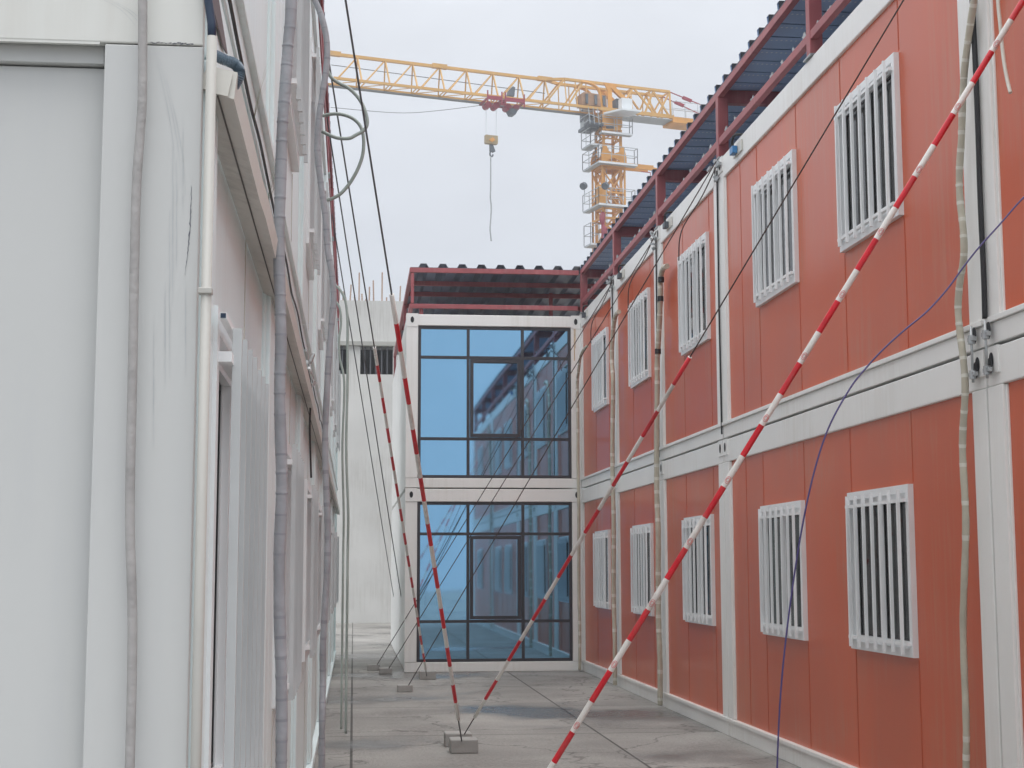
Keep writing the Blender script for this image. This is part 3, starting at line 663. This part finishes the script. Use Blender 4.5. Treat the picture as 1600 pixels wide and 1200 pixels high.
# near right pole-like sleeve: runs from above right, down into the alley
p1, p2 = at_y(1604, -8, 7.0), at_y(1245, 575, 7.4); d_ = p2-p1; topp = p1-d_*.62
guy(topp, p2, p1-d_*.1, .004, .0155, .182, 'thick red and white striped sleeve on the guy wire slanting across the nearest orange cabin', M['wire_dark'], 'w', True)
guy(at_x(1462, -84, 3.5), at_y(1078, 558, 10.9), at_y(1078, 558, 10.9), .0052, .0155, .27, 'guy wire crossing the two barred windows, its red tipped sleeve starting below the third window', M['wire_dark'], 'r')
guy(at_x(1119, 252, 3.55), at_y(920, 591, 16.5), None, .006, .02, .3, 'bare guy wire tied to the roof corner beyond the wide orange cabin', M['wire_dark'], has_sleeve=False)
guy(at_x(1022, 372, 3.56), at_y(892, 583, 19.3), None, .006, .02, .3, 'bare guy wire tied to the roof corner between the two middle narrow cabins', M['wire_dark'], has_sleeve=False)
guy(at_x(957, 441, 3.56), at_y(893, 545, 21.3), None, .006, .02, .3, 'bare guy wire tied to the roof corner nearest the blue glass cabin', M['wire_dark'], has_sleeve=False)
guy(at_y(471, -439, 7.36), at_y(612, 460, 10.0), at_y(612, 460, 10.0), .0065, .0165, .24, 'thickest black guy wire falling from the left roof into the larger red and white sleeve', M['cable_grey'], 'w')
guy(at_y(498, -3, 10.96), at_y(585, 543, 15), at_y(585, 543, 15), .007, .0165, .3, 'black guy wire falling from the left roof into the smaller red and white sleeve', M['cable_grey'], 'w')
guy(at_y(505, 145, 13.9), at_y(574, 591, 19), None, .0075, .02, .3, 'thin grey guy wire from the left roof, second from the left', M['cable_grey'], has_sleeve=False)
guy(at_y(515, 312, 17.7), at_y(560, 591, 22), None, .0075, .02, .3, 'thin grey guy wire from the left roof, leftmost and faintest', M['cable_grey'], has_sleeve=False)

# ------------------------------------------------------------------ things on the right wall
rh = [(1529, -140), (1526, -30), (1522, 0), (1513, 60), (1507, 110), (1504, 160), (1502, 220), (1499, 270), (1500, 310), (1505, 360), (1506, 400), (1500, 440), (1497, 480), (1500, 520), (1505, 560), (1508, 610), (1504, 700), (1509, 820), (1505, 980), (1510, 1150), (1507, 1300)]
hose('wrapped_hose', [at_x(px, py, 3.54) for px, py in rh], .0205, M['hose_beige'], 'beige tape wrapped hose hanging over the white posts at the right', 'hose', k=18, n=14, tape=(M['hose_tape'], .105, .018))
hose('loose_cable', [at_x(px, py, 3.5) for px, py in [(1556, -80), (1559, -5), (1563, 40), (1568, 90), (1574, 125), (1579, 145)]], .0105, M['hose_tape'], 'short cream cable end dangling at the top right of the nearest cabin', 'cable')
hose('post_gap_shade', [at_x(px, py, 3.575) for px, py in [(1515, -80), (1519, 0), (1524, 100), (1528, 200), (1532, 320), (1537, 430), (1539, 498)]], .016, M['black'], 'black strip painted as the shaded gap between the two white corner posts at the right', 'cable')  # black tube drawn in for the shade of the gap between the posts
vp = [(1660, 262), (1630, 285), (1600, 308), (1560, 353), (1531, 385), (1507, 415), (1480, 452), (1448, 487), (1413, 516), (1383, 543), (1353, 575), (1325, 612), (1290, 680), (1262, 780), (1238, 920), (1220, 1080), (1212, 1260), (1205, 1400)]
hose('violet_cable', [at_y(px, py, 6.9+.0*i) for i, (px, py) in enumerate(vp)], .0042, M['purple'], 'thin violet blue cable sagging across the lower part of the nearest orange wall', 'cable', n=8)
def small_hose(pts, X, r, label):
    pp = [at_x(px, py, X) for px, py in pts]
    return hose('wrapped_hose', pp, r, M['hose_beige'], label, 'hose', k=12, n=12, tape=(M['hose_tape'], .16, .03), grp='beige hoses on the orange wall', drop=True)
small_hose([(1042, 416), (1036, 420), (1032, 436), (1032, 460), (1031, 490), (1029, 530), (1027, 565), (1027, 600), (1026, 700)], 3.53, .031, 'beige hose with black ties hanging beside the third barred window')
small_hose([(967, 487), (962, 493), (959, 508), (957, 530), (956, 560), (958, 600), (957, 680)], 3.53, .03, 'beige hose hanging between the fourth and the fifth barred window')
small_hose([(917, 541), (910, 550), (906, 562), (904, 580), (902, 600), (903, 660)], 3.52, .024, 'beige hose bundle hanging at the corner of the blue glass cabin')
for px, py, X, r in ((1033, 437, 3.53, .036), (1032, 467, 3.53, .036), (1028, 549, 3.53, .036)):
    p = at_x(px, py, X); 
    t_ = MB().tube([p+Vector((0, 0, -.03)), p+Vector((0, 0, .03))], r, 10)
    o = t_.build('tape_band', M['black'], loc=p); 
    TB = globals().setdefault('TB', []); TB.append(o)
ph = [o for o in COL.objects if o.name.startswith('wrapped_hose') and 'third barred' in o.get('label', '')][0]
for o in TB:
    o.location = o.location-ph.location; o.parent = ph
# vertical drop cables down the joints, with fittings at the roof corners
for (ytop, lab) in ((14.62, 'black drop cable with metal fittings on the joint beyond the wide orange cabin'), (17.74, 'black drop cable with fittings on the joint beside the third barred window'), (20.88, 'black drop cable with fittings on the joint beside the fourth barred window')):
    r0 = empty('drop_cable', (3.57, ytop, 2.9), lab, 'cable', 'drop cables on the orange row')
    MB().tube([(3.585, ytop+.0, 2.9), (3.583, ytop+.01, 4.2), (3.585, ytop, 5.55)], .009, 6).build('cable', M['black'], r0)
    rr = random.Random(int(ytop*10))
    for k in range(6):
        m_ = MB(); q = Vector((3.56, ytop+rr.uniform(-.14, .14), 5.55+rr.uniform(-.12, .1))); m_.bar(q, q+Vector((rr.uniform(-.05, .03), rr.uniform(-.1, .1), rr.uniform(-.06, .06))), rr.uniform(.02, .035))
        m_.build('roof_fitting', M['galv'], r0)
    # dangling tail
    MB().tube(smoothpath([(3.57, ytop-.1, 5.6), (3.54, ytop+.5, 5.40), (3.5, ytop+1.3, 5.22), (3.52, ytop+1.55, 4.95)], 6), .007, 6).build('loose_tail', M['wire_dark'], r0)
# power sockets on the top beams
for ysk, blue in ((13.75, True), (17.0, False), (20.1, False), (23.35, False)):
    q = at_x(1154, 226, 3.6) if blue else Vector((3.6, ysk, 5.53))
    y_ = q.y; z_ = 5.545
    so_ = empty('power_socket', (3.6, y_, z_), {13.75: 'power socket with a blue plug and black cable on the beam beyond the second window', 17.0: 'grey socket with black cable on the beam above the third window', 20.1: 'grey socket with black cable on the beam above the fourth window', 23.35: 'grey socket with black cable on the beam above the fifth window'}[ysk], 'socket', 'sockets on the roof beam')
    MB().box((3.585, y_-.16, z_-.05), (3.597, y_+.16, z_+.055)).build('socket_plate', M['cream'], so_, bevel=.002)
    MB().box((3.535, y_-.02, z_-.04), (3.583, y_+.10, z_+.03)).build('plug', M['plug_blue'] if blue else M['crane_dark'], so_, bevel=.006)
    MB().tube(smoothpath([(3.56, y_+.05, z_+.03), (3.548, y_+.03, z_+.08), (3.56, y_-.01, z_+.13), (3.62, y_-.05, z_+.13), (3.75, y_-.08, z_+.125)], 6), .013, 8).build('socket_cable', M['black'], so_, smooth=True)
# bolted clamps tying the storeys at the post pair
for k_, dy in enumerate((-.10, .10)):
    y_ = 8.34+dy
    bc = empty('bolt_clamp', (3.56, y_, 2.72), ['nearer', 'farther'][k_] + ' of the two bolted steel clamps tying the storeys below the right white posts', 'clamp', 'bolted clamps between storeys')
    for z_ in (2.935, 2.73):
        m_ = MB(); pts = [(3.578, y_+.032*math.cos(t), z_+.05*math.sin(t)) for t in [i*math.pi/8 for i in range(16)]]; m_.poly(pts, (-.003, 0, 0)); m_.build('slot', M['dark'], bc)
        MB().box((3.545, y_-.05, z_-.035), (3.572, y_+.03, z_-.01)).build('clamp_plate', M['galv'], bc, bevel=.003)
        MB().tube([(3.555, y_-.01, z_-.05), (3.555, y_-.01, z_+.0)], .020, 6).build('nut', M['galv'], bc)
    MB().tube([(3.555, y_-.01, 2.66), (3.555, y_-.01, 2.99)], .008, 8).build('threaded_rod', M['galv'], bc, smooth=True)

# ------------------------------------------------------------------ unfinished concrete building far behind the alley
YB = 46.0
fb = empty('concrete_building', (0, YB+6, 0), 'pale unfinished concrete building with starter bars on its roof, beyond the end of the alley', 'building')
def pz(py, px=590): return at_y(px, py, YB).z
def pxx(px, py=560): return at_y(px, py, YB).x
zt, zl, zo1, zo0 = pz(470), pz(534), pz(541), pz(585)
xw0, xw1 = -8, 6
m_ = MB().box((xw0, YB, zl), (xw1, YB+.3, zt)); m_.box((xw0, YB+.3, zt-.3), (xw1, YB+14, zt-.02)); m_.box((xw0, YB, -0), (xw1, YB+.3, zo0)); m_.box((xw0, YB+.31, zo0-.3), (xw1, YB+14, zo0-.02))
m_.box((xw0, YB+13.7, 0), (xw1, YB+14, zt-.31)); m_.build('wall', M['render_white'], fb)
MB().box((xw0, YB-.12, zo1), (xw1, YB+.31, zl-.004)).build('ledge', mat('grey_ledge', (.40, .40, .37), .8), fb, bevel=.01)
for a, b in ((pxx(543.5), pxx(563)), (pxx(614), pxx(640)), (pxx(505), pxx(524))):
    MB().box((a, YB+.02, zo0+.002), (b, YB+.29, zo1-.002)).build('pier', M['render_white'], fb)
MB().box((xw0, YB+.8, zo0), (xw1, YB+.9, zo1)).build('dark_interior', M['dark'], fb)
xx = pxx(526)
while xx < pxx(614):
    if not pxx(543) < xx < pxx(564): MB().box((xx-.02, YB+.1, zo0+.003), (xx+.02, YB+.14, zo1-.003)).build('window_bar', mat('dull_bar', (.10, .105, .12), .6) if 'dull_bar' not in bpy.data.materials else bpy.data.materials['dull_bar'], fb)
    xx += .17
rr = random.Random(11)
for px, top in ((530, 447), (536, 455), (547, 444), (554, 462), (561, 425), (577, 447), (584, 437), (597, 424), (604, 463), (625, 445), (541, 464), (566, 458), (612, 458), (571, 466)):
    x_ = pxx(px, 470); MB().tube([(x_, YB+.15, zt-.021), (x_+rr.uniform(-.03, .03), YB+.15, pz(top))], .024, 5).build('rebar', M['rebar'], fb)

# ------------------------------------------------------------------ tower crane
CY = 90.0; CX = 15.296; TH = R(15)
jd = Vector((-math.cos(TH), -math.sin(TH), 0)); nd = Vector((math.sin(TH), -math.cos(TH), 0))
ZB = 29.40
def J(t, o, z): return Vector((CX, CY, 0))+jd*t+nd*o+Vector((0, 0, z))
cr_ = empty('tower_crane', (CX, CY, 0), 'yellow flat top tower crane with red trolley, standing behind the right canopy', 'crane')
Yl, Og, Gy, Wh, Rd, Dk = (M[k] for k in ('yellow', 'crane_orange', 'crane_grey', 'crane_white', 'crane_red', 'crane_dark'))
# mast lattice
h = .57
m_ = MB(); cs = [J(a*h, b*h, 0) for a, b in ((-1, -1), (1, -1), (1, 1), (-1, 1))]
Z = Vector((0, 0, 1))
for c_ in cs: m_.bar(c_, c_+Z*28.2, .16)
m_.build('mast_chord', Og, cr_)
m_ = MB(); z = 12.0; k = 0
while z < 27.0:
    for i in range(4):
        a, b = cs[i], cs[(i+1) % 4]; m_.bar(a+Z*z, b+Z*z, .11)
        if i % 2 == k % 2: m_.bar(a+Z*z, b+Z*(z+1.25), .09)
        else: m_.bar(b+Z*z, a+Z*(z+1.25), .09)
        if k % 2: m_.bar(a+Z*(z+.6), b+Z*(z+.6), .05)
    z += 1.25; k += 1
m_.build('mast_lattice', Og, cr_)
m_ = MB(); z = 12.
while z < 27.5: m_.bar(J(.25, -.5, z), J(-.1, -.5, z), .03); z += .3
m_.bar(J(.25, -.5, 12), J(.25, -.5, 27.5), .04); m_.bar(J(-.1, -.5, 12), J(-.1, -.5, 27.5), .04); m_.build('ladder', Gy, cr_)
# climbing frame round the mast
H = .74; cf = [J(a*H, b*H, 0) for a, b in ((-1, -1), (1, -1), (1, 1), (-1, 1))]
m_ = MB()
for c_ in cf: m_.bar(c_+Z*20.2, c_+Z*26.1, .11)
for i in range(4):
    a, b = cf[i], cf[(i+1) % 4]
    for z, t_ in ((20.3, .16), (22.6, .13), (24.2, .11), (25.9, .22)): m_.bar(a+Z*z, b+Z*z, t_)
    m_.bar(a+Z*23.3, (a+b)/2+Z*24.6, .07); m_.bar(b+Z*23.3, (a+b)/2+Z*24.6, .07); m_.bar(a+Z*25.6, (a+b)/2+Z*24.6, .07); m_.bar(b+Z*25.6, (a+b)/2+Z*24.6, .07)
m_.build('climbing_frame', Og, cr_)
# curved gusset collar below the slewing section
m_ = MB()
for sgn in (-1, 1):
    for oo in (-.8, .78):
        pts = [J(sgn*.85, oo, 26.0), J(sgn*.83, oo, 26.5), J(sgn*.66, oo, 27.1), J(sgn*.50, oo, 27.1), J(sgn*.35, oo, 26.75), J(0, oo, 26.6), J(0, oo, 26.35), J(sgn*.35, oo, 26.2), J(sgn*.5, oo, 26.0)]
        m_.poly(pts, nd*.06)
m_.build('collar_gusset', Og, cr_)
m_ = MB()
for i in range(4):
    a, b = cf[i], cf[(i+1) % 4]; m_.bar(a+Z*26.0, b+Z*26.0, .26)
m_.build('collar_ring', Og, cr_)
# upper tower head with X braces
m_ = MB()
for i in range(4):
    a, b = cs[i], cs[(i+1) % 4]; m_.bar(a+Z*28.3, b+Z*27.4, .07); m_.bar(a+Z*27.6, b+Z*27.6, .08)
m_.bar(J(0, 0, 28.1), J(0, 0, 28.4), 1.35, 1.35, (1, 0, 0)); m_.build('head_brace', Og, cr_)
MB().poly([J(a*.66, b*.66, 28.35) for a, b in ((-1, -1), (1, -1), (1, 1), (-1, 1))], Z*.95).build('slewing_block', Og, cr_)
MB().tube([J(0, 0, 28.2), J(0, 0, 28.36)], .72, 20).build('slewing_ring', Dk, cr_)
# platforms with railings
def platform(z, t0, t1, o0, o1, rails=True, rh_=1.0, th=.1):
    p = MB().poly([J(t0, o0, z), J(t1, o0, z), J(t1, o1, z), J(t0, o1, z)], Z*th).build('platform', Gy, cr_); a, b = J(t0, o1+.01, z), J(t1, o1+.01, z); MB().bar(a+Z*.06, b+Z*.06, .02, .12).build('toe_board', Wh, p)
    r_ = MB(); cs_ = [J(t0, o0, z+th), J(t1, o0, z+th), J(t1, o1, z+th), J(t0, o1, z+th)]
    for i in range(4):
        a, b = cs_[i], cs_[(i+1) % 4]; n = max(1, round((b-a).length/.9))
        for q in (.5, 1): r_.bar(a+Z*rh_*q, b+Z*rh_*q, .035)
        for k in range(n+1): r_.bar(a.lerp(b, k/n), a.lerp(b, k/n)+Z*rh_, .035)
    r_.build('railing', Gy, p)
    return p
platform(27.75, .95, -1.1, .75, 1.15)
platform(27.15, 1.35, .75, -1.0, .4)
platform(25.85, 1.2, -1.4, .75, 1.2); platform(25.85, 1.2, .76, -1.2, .74)
platform(23.25, 1.2, -1.2, .75, 1.2); platform(23.25, 1.2, .76, -1.2, .74)
platform(20.95, 1.4, .85, -.6, .4, rh_=1.25)
# introduction rail sticking out to the right
m_ = MB().bar(J(-1.0, .3, 26.1), J(-2.9, .3, 26.1), .12, .30); m_.bar(J(-1.0, -.3, 26.1), J(-2.8, -.3, 26.1), .12, .26); m_.bar(J(-2.9, .3, 26.1), J(-3.3, .3, 26.05), .06, .10); m_.build('mast_section_rail', Og, cr_)
MB().bar(J(-2.0, .5, 25.75), J(-2.6, .5, 25.75), .05).bar(J(-2.6, .5, 25.75), J(-2.6, .5, 25.4), .04).build('rail_handle', Rd, cr_)
# floodlights
for t_, o_, z_ in ((2.05, 1.0, 24.4), (.75, 1.3, 24.45)):
    f_ = MB().tube([J(t_, o_, z_), J(t_+.16, o_+.1, z_-.10)], .22, 14).build('floodlight', Dk, cr_); MB().bar(J(t_, o_, 23.3), J(t_, o_, z_), .05).build('light_stem', Gy, f_)
MB().poly([J(1.05, .85, 23.4), J(.5, .85, 23.4), J(.5, .85, 24.6), J(1.05, .85, 24.6)], nd*-.4).build('hydraulic_pump', Og, cr_)
m_ = MB()
for z0, z1, t_ in ((20.9, 22.9, .78), (20.8, 21.9, .62)):
    pts = smoothpath([J(t_, .85, z1), J(t_+.08, .92, (z0+z1)/2+.4), J(t_-.05, .9, (z0+z1)/2-.2), J(t_+.05, .88, z0)], 6); m_.tube(pts, .2, 8, rfun=lambda i: .10+.09*abs(math.sin(i*.4)))
m_.build('red_safety_net', Rd, cr_, smooth=True)
# jib: two bottom chords and one ridge chord
HW = .62; HT = 1.62
def ztop(t): return ZB+HT
m_ = MB(); T1 = 17.45
for s_ in (-1, 1): m_.bar(J(0.6, s_*HW, ZB), J(T1, s_*HW, ZB), .13, .15)
m_.build('jib_lower_chord', Yl, cr_)
m_ = MB().bar(J(4.2, 0, ZB+HT), J(T1, 0, ZB+HT), .17, .17)
for t_ in (4.2, 10.9, 17.35): m_.bar(J(t_-.45, 0, ZB+HT+.03), J(t_+.45, 0, ZB+HT+.03), .26, .26)
m_.build('jib_ridge_chord', Yl, cr_)
m_ = MB(); t = 4.2
while t < T1+.1:
    nx = t+1.672
    for s_ in (-1, 1):
        m_.bar(J(t, 0, ZB+HT), J(t-.12, s_*HW, ZB), .075); 
        if nx < T1+.2: m_.bar(J(t, 0, ZB+HT), J(nx-.35, s_*HW, ZB), .07)
    m_.bar(J(t-.12, -HW, ZB), J(t-.12, HW, ZB), .05)
    if nx < T1+.2: m_.bar(J(t-.12, HW, ZB), J(nx-.12, -HW, ZB), .04)
    t = nx
m_.build('jib_lattice', Yl, cr_)
MB().bar(J(4.2, .05, ZB+.75), J(T1, .05, ZB+.95), .035).bar(J(3, -HW-.06, ZB-.06), J(T1, -HW-.06, ZB-.06), .07).build('trolley_rope', M['cable_grey'], cr_)
# root section: twin top chords
m_ = MB()
for s_ in (-1, 1):
    m_.bar(J(4.2, 0, ZB+HT), J(3.1, s_*.5, ZB+HT), .16); m_.bar(J(3.1, s_*.5, ZB+HT), J(-4.0, s_*.5, ZB+HT), .16); m_.bar(J(.8, s_*HW, ZB), J(-4.2, s_*HW, ZB), .14, .22)
    for t0, t1 in ((3.1, 4.35), (1.85, 2.9), (-1.5, -.5), (-1.5, -2.9), (-2.8, -3.9), (-4.0, -4.0), (-2.9, -2.2), (-4, -3.1)): m_.bar(J(t0, s_*.5, ZB+HT), J(t1, s_*HW, ZB), .10)
    for t0 in (3.1, 2.4, 1.7, -1.3, -2.6): m_.bar(J(t0, s_*.5, ZB+HT), J(t0-.1, s_*HW, ZB), .06)
for t0 in (3.1, 1.85, -1.5, -2.8, -4.0): m_.bar(J(t0, -.5, ZB+HT), J(t0, .5, ZB+HT), .09)
m_.build('counter_jib_truss', Yl, cr_)
m_ = MB()
for s_ in (-1, 1):
    m_.poly([J(.55, s_*.55, ZB+HT+.02), J(-.35, s_*.55, ZB+HT+.02), J(-.3, s_*.55, ZB+HT-.2), J(.0, s_*.55, ZB+HT-.35), J(.0, s_*.6, ZB-.1), J(.3, s_*.6, ZB-.1), J(.28, s_*.55, ZB+HT-.4)], nd*(.08))
    m_.bar(J(0, s_*.55, ZB+HT-.15), J(-1.05, s_*.6, ZB+.6), .24)
    pts = smoothpath([J(2.0, s_*.55, ZB+HT-.05), J(1.4, s_*.55, ZB+HT-.10), J(.9, s_*.56, ZB+HT-.4), J(.7, s_*.58, ZB+.5), J(.65, s_*.6, ZB)], 6); m_.tube(pts, .09, 6)
m_.build('tower_head_bracket', Og, cr_)
MB().poly([J(-4.1, -.7, ZB-.36), J(-7.6, -.7, ZB-.36), J(-7.6, .7, ZB-.36), J(-4.1, .7, ZB-.36)], Z*.36).build('counter_deck', Og, cr_)
MB().poly([J(.6, -.66, ZB-.16), J(17.4, -.66, ZB-.16), J(17.4, -.40, ZB-.16), J(.6, -.40, ZB-.16)], Z*.07).build('jib_walkway', M['walk'], cr_)
MB().poly([J(-1.0, -.62, ZB-.22), J(-4.2, -.62, ZB-.22), J(-4.2, .62, ZB-.22), J(-1.0, .62, ZB-.22)], Z*.05).build('counter_jib_walkway', Gy, cr_)
r_ = MB()
for s_ in (-1, 1):
    for z_ in (.5, .95): r_.bar(J(-4.0, s_*.8, ZB+z_), J(-7.6, s_*.8, ZB+z_), .03)
    for k in range(5): r_.bar(J(-4.0-.9*k, s_*.8, ZB), J(-4.0-.9*k, s_*.8, ZB+.95), .03)
r_.build('counter_jib_railing', Gy, cr_)
for s_ in (-1, 1):
    tie = MB().bar(J(-4.0, s_*.5, ZB+HT), J(-7.6, s_*.7, ZB+.55), .055).build('pendant_tie', Rd, cr_)
    MB().bar(J(-4.9, s_*.52, ZB+HT-.26), J(-5.5, s_*.53, ZB+HT-.43), .17).build('turnbuckle', Rd, tie)
# machinery platform and cabinet on the near side of the head
MB().poly([J(-.1, 1.9, ZB-.35), J(-1.35, 1.9, ZB-.35), J(-1.1, .65, ZB-.35), J(.6, .65, ZB-.35)], Z*.12).build('cabinet_platform', Wh, cr_)
MB().poly([J(-.25, 1.5, ZB-.2), J(-.95, 1.5, ZB-.2), J(-.95, 1.0, ZB-.2), J(-.25, 1.0, ZB-.2)], Z*.75).build('electric_cabinet', Wh, cr_)
# operator cab and winch on the far side, seen through the lattice
cb = MB().poly([J(1.35, -1.5, ZB-1.0), J(.6, -1.5, ZB-1.0), J(.6, -.5, ZB-1.0), J(1.35, -.5, ZB-1.0)], Z*.18).build('cab_floor', Dk, cr_)
MB().poly([J(1.25, -1.4, ZB-.8), J(.62, -1.4, ZB-.8), J(.62, -.7, ZB-.8), J(1.3, -.7, ZB-.8)], Z*1.3).build('operator_cab', Gy, cr_)
MB().poly([J(1.27, -1.3, ZB-.4), J(1.31, -.8, ZB-.4), J(1.31, -.8, ZB+.3), J(1.27, -1.3, ZB+.3)], jd*.05).build('cab_window', Dk, cr_)
MB().poly([J(1.95, .62, ZB+.15), J(.35, .62, ZB+.15), J(.35, .62, ZB+.85), J(1.85, .62, ZB+.95), J(2.05, .62, ZB+.8)], nd*-.9).build('hoist_winch', mat('winch_brown', (.40, .23, .13), .6, var=.25, vscale=3), cr_)
for t_ in (1.7, 1.1, .55): MB().bar(J(t_, .66, ZB+.2), J(t_, .66, ZB+.8), .16).build('winch_louvre', Dk, cr_)
MB().poly([J(-.35, .5, ZB+.1), J(-.8, .5, ZB+.1), J(-.8, .5, ZB+.8), J(-.35, .5, ZB+.8)], nd*-.7).build('resistor_box', Dk, cr_)
r_ = MB()
for a, b in ((J(1.7, -.3, ZB-.9), J(1.7, .9, ZB-.9)), (J(1.7, -.3, ZB-.5), J(1.7, .9, ZB-.5)), (J(1.7, .9, ZB-.5), J(.8, .9, ZB-.75))): r_.bar(a, b, .04)
for t_ in (1.7, 1.4, 1.1): r_.bar(J(t_, .9, ZB-.1), J(t_-.1, .9, ZB-1.1), .045)
r_.build('cab_railing', Gy, cr_)
MB().poly([J(1.7, .9, ZB-.95), J(1.2, .9, ZB-1.2), J(.7, .9, ZB-1.15), J(.7, -.3, ZB-1.15), J(1.2, -.3, ZB-1.2), J(1.5, -.3, ZB-.95)], Z*.2).build('access_platform', Dk, cr_)
# trolley
T0 = 6.95
tr_ = MB()
for t_, w2 in ((T0+.72, .45), (T0-.55, .6)):
    tr_.bar(J(t_-w2, .7, ZB-.12), J(t_+w2, .7, ZB-.12), .1, .22); tr_.bar(J(t_-w2, -.7, ZB-.12), J(t_+w2, -.7, ZB-.12), .1, .22)
    for q in (-w2, w2): tr_.bar(J(t_+q, -.7, ZB-.18), J(t_+q, .7, ZB-.18), .1); tr_.bar(J(t_+q, .7, ZB+.3), J(t_+q, .7, ZB-.5), .08)
    for q in (-.25, .25): tr_.tube([J(t_+q, -.3, ZB-.42), J(t_+q, .3, ZB-.42)], .2, 12)
tr_.bar(J(T0+.1, .3, ZB-.2), J(T0-.1, .3, ZB-.2), .3)
trol = tr_.build('trolley', Rd, cr_)
MB().poly([J(T0-.3, .3, ZB-.5), J(T0-.95, .3, ZB-.5), J(T0-.75, .3, ZB-.85), J(T0-.5, .3, ZB-.85)], nd*-.6).build('trolley_basket', Dk, trol)
MB().poly([J(T0-.2, .5, ZB+.2), J(T0-.6, .5, ZB+.2), J(T0-.66, .5, ZB+.75), J(T0-.5, .5, ZB+.8), J(T0-.3, .5, ZB+.55)], nd*-.4).build('trolley_winch', Dk, trol)
# hoist ropes, block, hook and sling
def hz(py): return at_y(784, py, CY-TH*0-T0*math.sin(TH)).z
tb0, tb1 = T0+.38, T0+1.02; tc = (tb0+tb1)/2
hr = MB().bar(J(tb0, 0, ZB-.4), J(tb0, 0, hz(214)), .028).bar(J(tb1, 0, ZB-.4), J(tb1, 0, hz(214)), .028).build('hoist_rope', Wh, cr_)
hb = MB().poly([J(tc-.36, -.15, hz(227)), J(tc+.36, -.15, hz(227)), J(tc+.38, -.15, hz(225)), J(tc+.38, -.15, hz(214)), J(tc-.38, -.15, hz(214)), J(tc-.38, -.15, hz(225))], nd*.3).build('hook_block', M['wood'], cr_)
MB().poly([J(tc-.04, .16, hz(217)), J(tc+.2, .16, hz(222)), J(tc, .16, hz(225)), J(tc-.2, .16, hz(221))], nd*.03).build('block_plate', Og, hb)
MB().poly([J(tc+.09, -.08, hz(228)), J(tc-.10, -.08, hz(228)), J(tc-.25, -.08, hz(238)), J(tc-.12, -.08, hz(240)), J(tc+.09, -.08, hz(238))], nd*.16).build('hook_shank', Dk, hb)
pts = smoothpath([J(tc+.02, 0, hz(238)), J(tc+.07, 0, hz(241)), J(tc+.05, 0, hz(245)), J(tc-.06, 0, hz(246)), J(tc-.12, 0, hz(243))], 5); MB().tube(pts, .05, 8).build('hook', Dk, hb, smooth=True)
sl = [(784, 245), (784, 290), (783.5, 310), (785, 325), (784, 345), (783, 360), (785, 378)]
yy = CY-T0*math.sin(TH)
pts = smoothpath([J(tc+.03+(784-a)*.035, 0, hz(b)) for a, b in sl], 6)
MB().tube(pts, .045, 6).build('lifting_sling', M['galv'], cr_, smooth=True)
# far load line of a second rope along the jib
MB().tube(smoothpath([J(T1, 0, ZB-1.55), J(13.5, 0, ZB-1.45), J(11, 0, ZB-1.05), J(T0+.8, 0, ZB-.3)], 6), .018, 5).build('slack_rope', M['cable_grey'], cr_)

S.cycles.use_denoising = True
S.cycles.max_bounces = 8; S.cycles.transparent_max_bounces = 8
# ------------------------------------------------------------------ haze
hzm = bpy.data.materials.new('pale_haze'); hzm.use_nodes = True
t = hzm.node_tree
for a in list(t.nodes): t.nodes.remove(a)
o_ = t.nodes.new('ShaderNodeOutputMaterial'); v_ = t.nodes.new('ShaderNodeVolumePrincipled'); v_.inputs['Color'].default_value = (.93, .95, 1, 1); v_.inputs['Density'].default_value = .0018; v_.inputs['Anisotropy'].default_value = .2
t.links.new(v_.outputs[0], o_.inputs['Volume'])
hb_ = MB().box((-310, -70, -1.5), (310, 510, 34)).build('haze', hzm); tag(hb_, kind='stuff')
